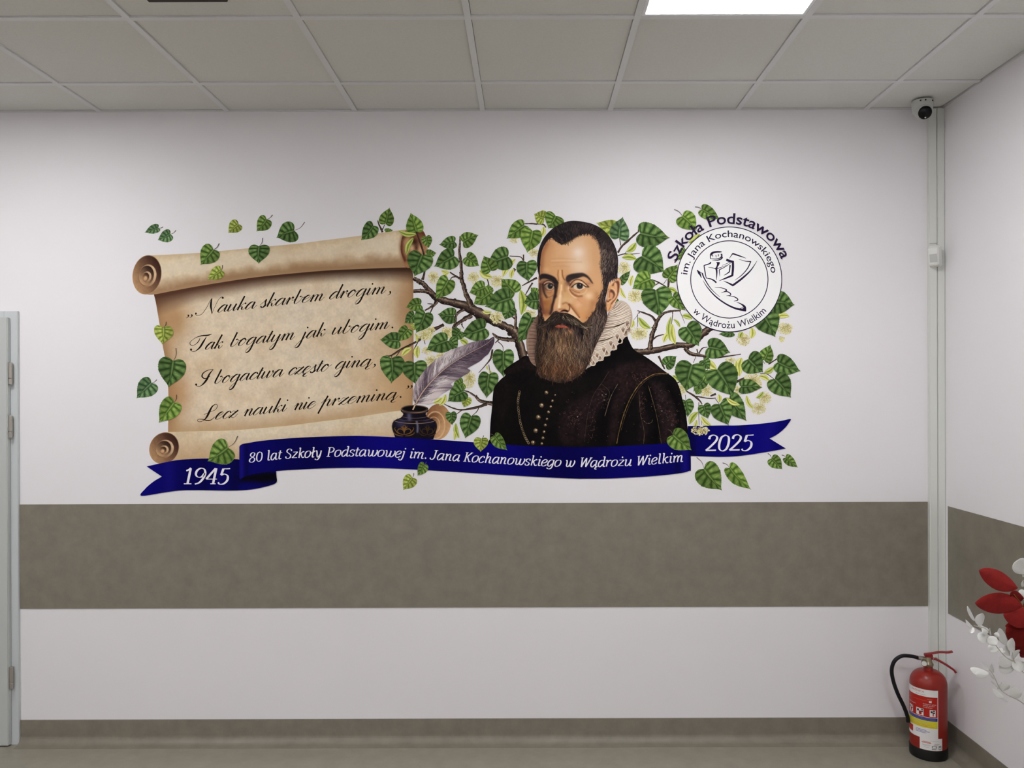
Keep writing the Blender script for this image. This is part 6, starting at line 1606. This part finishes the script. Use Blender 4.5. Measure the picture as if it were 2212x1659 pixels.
prof = [(0, -0.034)] + [(0.0375 * math.sin(k / 12 * math.pi * .72), -0.0375 * math.cos(k / 12 * math.pi * .72) + 0.004) for k in range(1, 13)]
zt = prof[-1][1]
prof += [(0.0315, zt + 0.004), (0.030, zt + 0.005)]
add_lathe(bm, prof + [(0.0292, zt + 0.003), (0, zt + 0.003)], 40, Rb)
rel(bm_obj('ball_housing', bm, M_CAMW, smooth=True), cc)
bm = bmesh.new()
add_lathe(bm, [(0, zt + 0.0125), (0.012, zt + 0.0118), (0.021, zt + 0.0095), (0.027, zt + 0.0065), (0.0290, zt + 0.0036), (0, zt + 0.0034)], 36, Rb)
rel(bm_obj('dark_front', bm, M_BLACKGLASS, smooth=True), cc)
bm = bmesh.new()
add_lathe(bm, [(0, 0.0016), (0.0032, 0.0012), (0.0036, 0), (0, 0)], 14, Rb @ Matrix.Translation((0.002, -0.021, zt + 0.0094)))
rel(bm_obj('infrared_lamp', bm, M_WHITEP), cc)

# dark grille in the ceiling, only its edge shows
gr = box_obj('ceiling_grille', -1.266, -1.0, -1.348, -1.082, CZ - 0.012, CZ + 0.0055, M_DARKFIX, bevel=0.002)
tag(gr, 'dark brown square grille set in a ceiling tile, cut off by the top edge', 'ceiling grille')

# ---- fire extinguisher
EXX, EXY = 1.808, -0.140
ex = empty('fire_extinguisher', (EXX, EXY, 0))
tag(ex, 'red powder fire extinguisher with black base standing in the corner', 'fire extinguisher')
TE = Matrix.Translation((EXX, EXY, 0))
ER = 0.0775
ex.scale.z = 0.966
def lathe_part(name, prof, mat, seg=48, m4=TE, smooth=True):
    bm = bmesh.new()
    add_lathe(bm, prof, seg, m4)
    o = rel(bm_obj(name, bm, mat, smooth=smooth), ex)
    if smooth:
        o.data.polygons.foreach_set('use_smooth', [True] * len(o.data.polygons))
        md = o.modifiers.new('edges', 'EDGE_SPLIT'); md.split_angle = math.radians(40)
    return o
dome = [(ER, 0.335)] + [(0.026 + (ER - 0.026) * math.cos(a), 0.335 + 0.062 * math.sin(a)) for a in np.linspace(0.12, math.pi / 2, 12)]
cyl = lathe_part('cylinder', [(0, 0.012), (0.07, 0.012), (ER, 0.02), (ER, 0.2)] + dome + [(0.021, 0.398), (0.0195, 0.404), (0.0195, 0.416), (0, 0.416)], M_RED)
lathe_part('base_ring', [(0.0, 0.0), (0.074, 0.0), (0.0785, 0.004), (0.0795, 0.012), (0.0795, 0.048), (0.0785, 0.0505), (0.0776, 0.0505), (0.0776, 0.011), (0, 0.011)], M_BLACKP)
# valve, gauge, pin
bm = bmesh.new()
add_lathe(bm, [(0, 0.4163), (0.021, 0.4163), (0.0225, 0.419), (0.0225, 0.427), (0.0185, 0.431), (0.016, 0.440), (0.014, 0.458), (0, 0.458)], 28, TE)
add_lathe(bm, [(0, 0), (0.010, 0), (0.010, 0.030), (0.008, 0.036), (0, 0.036)], 20, TE @ Matrix.Translation((-0.010, 0, 0.447)) @ Matrix.Rotation(math.radians(-80), 4, 'Y'))
valve = rel(bm_obj('valve', bm, M_BRASS, smooth=True), ex)
valve.modifiers.new('edges', 'EDGE_SPLIT').split_angle = math.radians(40)
bm = bmesh.new()
gm = TE @ Matrix.Translation((-0.026, -0.016, 0.433)) @ Matrix.Rotation(math.radians(90), 4, 'X') @ Matrix.Rotation(math.radians(-25), 4, 'Y')
add_lathe(bm, [(0, -0.006), (0.0125, -0.006), (0.0135, -0.004), (0.0135, 0.005), (0.012, 0.0068), (0, 0.0068)], 24, gm)
gauge = rel(bm_obj('pressure_gauge', bm, M_STEEL, smooth=True), ex)
gauge.modifiers.new('edges', 'EDGE_SPLIT').split_angle = math.radians(35)
bm = bmesh.new(); add_lathe(bm, [(0, 0.0078), (0.0105, 0.0074), (0.0105, 0.007), (0, 0.007)], 20, gm); rel(bm_obj('gauge_dial', bm, M_WHITEP), gauge)
def lever(name, path, w, t, mat):
    """a bent sheet-metal bar: path of (x, z), width across y, thickness t"""
    bm = bmesh.new()
    P = cr(path, 6)
    tg = np.gradient(P, axis=0); tg /= np.hypot(tg[:, 0], tg[:, 1])[:, None]
    nrm = np.stack([-tg[:, 1], tg[:, 0]], 1)
    R = []
    for p, n in zip(P, nrm):
        R.append([bm.verts.new((p[0] + n[0] * s * t, y * w, p[1] + n[1] * s * t)) for s, y in ((-.5, -.5), (.5, -.4), (.5, .4), (-.5, .5))])
    for a, b in zip(R[:-1], R[1:]):
        for i in range(4):
            bm.faces.new((a[i], a[(i + 1) % 4], b[(i + 1) % 4], b[i]))
    bm.faces.new(R[0]); bm.faces.new(R[-1][::-1])
    bmesh.ops.transform(bm, matrix=TE @ Matrix.Rotation(math.radians(-14), 4, 'Z'), verts=list(bm.verts))
    return rel(bm_obj(name, bm, mat, bevel=0.0008), ex)
lever('squeeze_lever', [(-0.016, 0.468), (0.010, 0.474), (0.045, 0.483), (0.080, 0.485), (0.100, 0.490)], 0.020, 0.006, M_REDLEVER)
lever('carry_handle', [(0.010, 0.452), (0.035, 0.448), (0.065, 0.432), (0.090, 0.416), (0.106, 0.404), (0.113, 0.394)], 0.022, 0.008, M_REDLEVER)
bm = bmesh.new(); add_box(bm, -0.016, 0.018, -0.013, 0.013, 0.4582, 0.470)
bmesh.ops.transform(bm, matrix=TE @ Matrix.Rotation(math.radians(-14), 4, 'Z'), verts=list(bm.verts))
rel(bm_obj('lever_block', bm, M_REDLEVER, bevel=0.002), ex)
bm = bmesh.new()
a = np.linspace(0, 2 * math.pi, 17)
add_tube(bm, [(EXX + 0.026 + 0.009 * math.cos(q), EXY - 0.014, 0.449 + 0.012 * math.sin(q)) for q in a], 0.0011, 6, caps=False)
rel(bm_obj('safety_pin', bm, M_STEEL), ex)
hose = cr([(EXX - 0.046, EXY - 0.004, 0.454), (EXX - 0.080, EXY - 0.004, 0.462), (EXX - 0.120, EXY - 0.004, 0.463), (EXX - 0.152, EXY - 0.002, 0.440), (EXX - 0.165, EXY, 0.398), (EXX - 0.158, EXY, 0.345), (EXX - 0.138, EXY, 0.285), (EXX - 0.110, EXY + 0.002, 0.225), (EXX - 0.092, EXY + 0.004, 0.175), (EXX - 0.0885, EXY + 0.006, 0.150)], 7)
bm = bmesh.new(); add_tube(bm, hose, [0.0085] * len(hose), 14); rel(bm_obj('hose', bm, M_RUBBER, smooth=True), ex)
bm = bmesh.new(); add_tube(bm, [(EXX - 0.050, EXY - 0.004, 0.4545), (EXX - 0.030, EXY - 0.002, 0.4505)], 0.0098, 14); rel(bm_obj('hose_ferrule', bm, M_STEEL), ex)

# printed labels wrapped round the cylinder; angle 0 faces the viewer, positive to the right
LC = {'w': (226, 224, 222), 'r': (176, 34, 24), 'b': (52, 52, 128), 'y': (214, 204, 52), 'k': (40, 34, 34), 'g': (150, 146, 146), 'l': (120, 120, 168), 'o': (196, 90, 70)}
LMAT = {k: new_mat('label_ink_' + n, LC[k], 0.42, 0.3) for k, n in zip('wrbykglo', ('white', 'red', 'blue', 'yellow', 'black', 'grey', 'violet', 'pale_red'))}
EX_VIEW = math.atan2(EXX, DIST + EXY)
def wrap(a, z, d):
    th = -math.pi / 2 + math.radians(a) - EX_VIEW
    r = ER + d
    return (EXX + r * math.cos(th), EXY + r * math.sin(th), z)
def patch(items, name, parent, d, zf=lambda a: 0.0):
    """items = [(key, a0, a1, z0, z1)] curved rectangles in one mesh with several inks"""
    me = bpy.data.meshes.new(name)
    V, Fc, Mi = [], [], []
    keys = []
    for q, (k, a0, a1, z0, z1) in enumerate(items):
        n = max(1, int(abs(a1 - a0)))
        b = len(V)
        dd = d + q * 8e-6
        for i in range(n + 1):
            a = a0 + (a1 - a0) * i / n
            V += [wrap(a, z0 + zf(a), dd), wrap(a, z1 + zf(a), dd)]
        if k not in keys:
            keys.append(k)
        for i in range(n):
            Fc.append((b + 2 * i, b + 2 * i + 2, b + 2 * i + 3, b + 2 * i + 1)); Mi.append(keys.index(k))
    me.from_pydata(V, [], Fc)
    o = link(name, me, None)
    for k in keys:
        me.materials.append(LMAT[k])
    me.polygons.foreach_set('material_index', Mi)
    return rel(o, parent)
def wrap_text(txt, key, a0, zc, h, parent, d, off=0.0, amax=None, space=1.0):
    V, Fs = font_mesh(txt, off, space)
    k = h / 0.7
    x = V[:, 0] * k
    if amax is not None:
        x = x * (math.radians(amax - a0) * ER / x.max())
    pts = [wrap(a0 + math.degrees(px / ER), zc + py * k, d) for px, py in zip(x, V[:, 1])]
    me = bpy.data.meshes.new('label_lettering'); me.from_pydata(pts, [], Fs)
    return rel(link('label_lettering', me, LMAT[key]), parent)
items = [('w', -100, 30, 0.104, 0.328), ('r', -100, 28, 0.203, 0.296), ('b', -100, 28, 0.186, 0.201), ('y', -100, 28, 0.153, 0.1855), ('r', -100, -52, 0.118, 0.147)]
for a0, a1 in ((-74, -52), (-38, -14), (4, 22)):
    items += [('w', a0, a1, 0.207, 0.238), ('k', a0 + 3, a0 + 9, 0.224, 0.233), ('r', a0 + 9, a1 - 6, 0.210, 0.226), ('k', a1 - 8, a1 - 2, 0.222, 0.236), ('w', a1 - 6.5, a1 - 3.5, 0.226, 0.232)]
for q in range(2):
    items.append(('l', -90, 22, 0.1895 + q * .006, 0.1915 + q * .006))
for q in range(4):
    items.append(('o' if q < 2 else 'g', -70 + q * 8, 16 - q * 6, 0.1585 + q * .006, 0.1597 + q * .006))
for q in range(3):
    items.append(('l', -40, -6 + 10 * (q % 2), 0.128 + q * .006, 0.1305 + q * .006))
for q in range(3):
    items.append(('o', -96 + q * 6, -55, 0.123 + q * .006, 0.1245 + q * .006))
label = patch(items, 'front_label', cyl, 0.0006)
wrap_text('GAŚNICA', 'o', -58, 0.3125, 0.0085, label, 0.0008, 0.01, -12)
wrap_text('PROSZKOWA', 'g', -40, 0.3015, 0.0038, label, 0.0008, 0, -8)
for q, t in enumerate(('Uruchamianie gaśnicy', 'zerwać plombę', 'nacisnąć dźwignię')):
    wrap_text(t, 'w', -16, 0.2605 - q * .0075, 0.0042, label, 0.0009, 0, 24 - q * 6)
wrap_text('Sposób użycia', 'w', -82, 0.252, 0.0042, label, 0.0009, 0, -40)
patch([('o', -78, -66, 0.272, 0.2755), ('o', -50, 6, 0.2765, 0.278), ('o', -4, 12, 0.283, 0.287), ('w', 2, 10, 0.270, 0.279)], 'label_mark', label, 0.0008)
items = [('w', -26, 44, 0.052, 0.107), ('r', -17, 6, 0.0885, 0.0905), ('o', -20, 8, 0.0835, 0.0865), ('g', -18, 6, 0.075, 0.0765), ('g', -18, 4, 0.071, 0.0722), ('g', -14, 2, 0.064, 0.0652), ('g', 18, 34, 0.082, 0.0845), ('g', 16, 30, 0.0765, 0.078), ('k', 10, 24, 0.0575, 0.060), ('g', 10, 26, 0.063, 0.0745), ('w', 13, 22, 0.0655, 0.071), ('g', 31, 41, 0.056, 0.076), ('w', 33, 39, 0.060, 0.066), ('g', 6, 32, 0.0955, 0.0962)]
patch(items, 'service_sticker', cyl, 0.0011)


# ---- artificial flower spray in a tall vase, only its leaves reach into the picture
VXX, VYY = 1.838, -0.98
fl = empty('flower_arrangement', (VXX, VYY, 0))
tag(fl, 'artificial spray of red leaves and white eucalyptus leaning in from the right', 'flower arrangement')
TV = Matrix.Translation((VXX, VYY, 0))
M_VASE = new_mat('white_vase_glaze', (214, 210, 204), 0.25, 0.4)
M_REDLEAF = new_mat('red_fabric_leaf', (138, 34, 32), 0.7, 0.2, noise=(30, 0.18, 4), bump=(120, 0.3))
M_DEEPRED = new_mat('deep_red_fabric_leaf', (106, 16, 12), 0.75, 0.2, noise=(30, 0.2, 4), bump=(120, 0.3))
M_WHITELEAF = new_mat('white_fabric_leaf', (224, 225, 222), 0.6, 0.25, bump=(60, 0.15))
M_STEM = new_mat('pale_wire_stem', (190, 188, 176), 0.6, 0.2)
M_BROWNSTEM = new_mat('ochre_wire_stem', (150, 92, 44), 0.6, 0.2)
bm = bmesh.new()
add_lathe(bm, [(0, 0), (0.062, 0), (0.066, 0.006), (0.07, 0.2), (0.066, 0.42), (0.055, 0.54), (0.05, 0.58), (0.053, 0.60), (0.049, 0.60), (0.046, 0.578), (0.05, 0.54), (0.06, 0.42), (0.062, 0.05), (0, 0.04)], 36, TV)
rel(bm_obj('vase', bm, M_VASE, smooth=True), fl)
def at_px(px, py, y):
    """the point of the vertical plane at depth y that the photograph shows at (px, py)"""
    d = DIST + y
    dx, dy = px - VX, py - VY
    return Vector(((dx - ROLL * dy) * d / F_PX, y, EYE - (dy + ROLL * dx) * d / F_PX))
def leaf3d(name, base, tip, width, mat, curl=0.2, roll=0.0, ovate=0.5, parent=fl):
    """a cupped, slightly bent leaf blade with real thickness"""
    base, tip = Vector(base), Vector(tip)
    ax = tip - base; L = ax.length; ax.normalize()
    side = ax.cross(Vector((0, -1, 0)))
    side = side.normalized() if side.length > 1e-3 else Vector((1, 0, 0))
    nrm = side.cross(ax).normalized()
    q = Matrix.Rotation(roll, 3, ax)
    side, nrm = q @ side, q @ nrm
    n, m = 13, 7
    bm = bmesh.new()
    G = []
    for i in range(n):
        t = i / (n - 1)
        w = width * .5 * (max(math.sin(math.pi * t ** (0.75 if ovate < .5 else 0.62 + ovate * .5)), 0) ** (.72 if ovate < .7 else .52) if 0 < t < 1 else 0) + 0.0004
        row = []
        for j in range(m):
            v = j / (m - 1) * 2 - 1
            wav = 0.012 * math.sin(t * 9 + v * 3) * width * 3
            p = base + ax * (L * t) + side * (w * v) + nrm * (curl * L * (t * t - t) - abs(v) ** 1.6 * w * 0.28 + wav * 0.3 + 0.006 * L * math.cos(v * 9) * (1 - t))
            row.append(bm.verts.new(p))
        G.append(row)
    for a, b in zip(G[:-1], G[1:]):
        for j in range(m - 1):
            bm.faces.new((a[j], a[j + 1], b[j + 1], b[j]))
    o = rel(bm_obj(name, bm, mat, smooth=True), parent)
    s = o.modifiers.new('thick', 'SOLIDIFY'); s.thickness = 0.0009; s.offset = 0
    u = o.modifiers.new('round', 'SUBSURF'); u.levels = 1; u.render_levels = 1
    return o
W_ = FR(2060, 1180, 4.605)
def wp(x, y, dep):
    (px, py), = W_([(x, y)])
    return at_px(px, py, dep)
px2m = (DIST - 1.0) / F_PX / 4.605
RL = [((640, 420), (250, 238), 195, M_REDLEAF, -1.06, .9, .25), ((690, 600), (212, 565), 225, M_REDLEAF, -1.02, .5, -.15), ((700, 520), (560, 480), 120, M_DEEPRED, -1.0, 0, .3), ((800, 700), (495, 690), 230, M_REDLEAF, -.99, .2, .4), ((790, 760), (510, 795), 110, M_REDLEAF, -.97, -.2, -.3),
      ((800, 880), (515, 850), 280, M_DEEPRED, -.98, .1, .2), ((800, 950), (540, 960), 220, M_DEEPRED, -.96, -.1, .3), ((800, 1000), (660, 1095), 150, M_DEEPRED, -.95, .1, -.2), ((800, 560), (700, 640), 120, M_DEEPRED, -.95, .2, 0), ((880, 420), (760, 250), 170, M_REDLEAF, -.94, .2, .3), ((900, 640), (1000, 420), 190, M_REDLEAF, -.93, .2, .3)]
for b, t, w, m, d, o_, r_ in RL:
    leaf3d('red_leaf', wp(b[0], b[1], d + .02), wp(t[0], t[1], d), w * px2m, m, 0.10, r_)
WL = [((215, 745), (135, 595), 46, .6, -1.04), ((275, 790), (272, 668), 95, .2, -1.04), ((190, 800), (120, 738), 60, .9, -1.03), ((185, 800), (170, 865), 44, 1.1, -1.03), ((300, 800), (240, 785), 40, .9, -1.03), ((350, 830), (285, 850), 66, .3, -1.04), ((340, 880), (252, 935), 90, .5, -1.03), ((350, 900), (425, 985), 80, .3, -1.05), ((400, 870), (455, 900), 46, .6, -1.04),
      ((375, 880), (360, 815), 24, .9, -1.04), ((430, 960), (360, 1045), 76, .8, -1.02), ((470, 1010), (480, 1060), 60, .4, -1.03), ((540, 980), (448, 820), 82, .35, -1.02), ((560, 1090), (510, 990), 60, .2, -1.03), ((600, 1060), (570, 915), 82, .25, -1.05), ((590, 1130), (660, 1030), 84, .5, -1.03), ((600, 1150), (440, 1150), 90, .4, -1.02), ((610, 1200), (445, 1230), 80, .5, -1.01), ((620, 1120), (660, 1255), 84, .3, -1.03),
      ((690, 1140), (690, 1240), 60, .4, -1.0), ((350, 1260), (165, 1225), 84, .9, -1.05), ((345, 1280), (215, 1275), 64, .3, -1.06), ((350, 1230), (270, 1165), 44, .9, -1.03), ((400, 1255), (370, 1175), 56, .5, -1.02), ((410, 1320), (350, 1250), 40, 1.0, -1.02), ((440, 1400), (375, 1340), 26, 1.0, -1.02), ((480, 1440), (555, 1380), 100, .3, -1.03), ((465, 1420), (470, 1365), 70, .5, -1.02), ((500, 1500), (385, 1425), 62, .7, -1.04), ((540, 1545), (440, 1470), 44, .9, -1.03),
      ((560, 1480), (680, 1460), 118, .2, -1.01), ((700, 1480), (760, 1560), 80, .4, -1.0), ((700, 280), (655, 125), 145, .1, -.98), ((700, 400), (690, 340), 60, .6, -.97), ((760, 480), (650, 480), 90, .4, -.96), ((700, 300), (690, 270), 40, .7, -.97), ((590, 545), (490, 515), 40, .4, -.99)]
for b, t, w, r_, d in WL:
    leaf3d('white_leaf', wp(b[0], b[1], d + .012), wp(t[0], t[1], d), w * 1.2 * px2m, M_WHITELEAF, 0.06, r_, .8)
mouth = Vector((VXX, VYY, 0.60))
def stem(pts, r, mat):
    bm = bmesh.new()
    P = cr([tuple(mouth + Vector((0, 0, -0.30)))] + [tuple(mouth + Vector((-0.012, 0, 0.01)))] + [tuple(p) for p in pts], 6)
    add_tube(bm, P, np.linspace(r, r * .6, len(P)), 6)
    rel(bm_obj('stem', bm, mat, smooth=True), fl)
stem([wp(760, 1180, -.99), wp(560, 1130, -1.02), wp(430, 1000, -1.03), wp(330, 830, -1.03), wp(200, 790, -1.03)], 0.0022, M_STEM)
stem([wp(790, 1330, -.99), wp(640, 1200, -1.01), wp(590, 1100, -1.03), wp(575, 960, -1.04)], 0.0018, M_STEM)
stem([wp(800, 1600, -.99), wp(640, 1530, -1.0), wp(480, 1440, -1.02), wp(400, 1290, -1.03), wp(350, 1220, -1.03)], 0.0022, M_STEM)
stem([wp(770, 800, -.97), wp(690, 600, -.98), wp(600, 480, -1.0)], 0.0024, M_BROWNSTEM)
stem([wp(800, 900, -.96), wp(760, 600, -.96), wp(720, 330, -.97)], 0.0022, M_STEM)
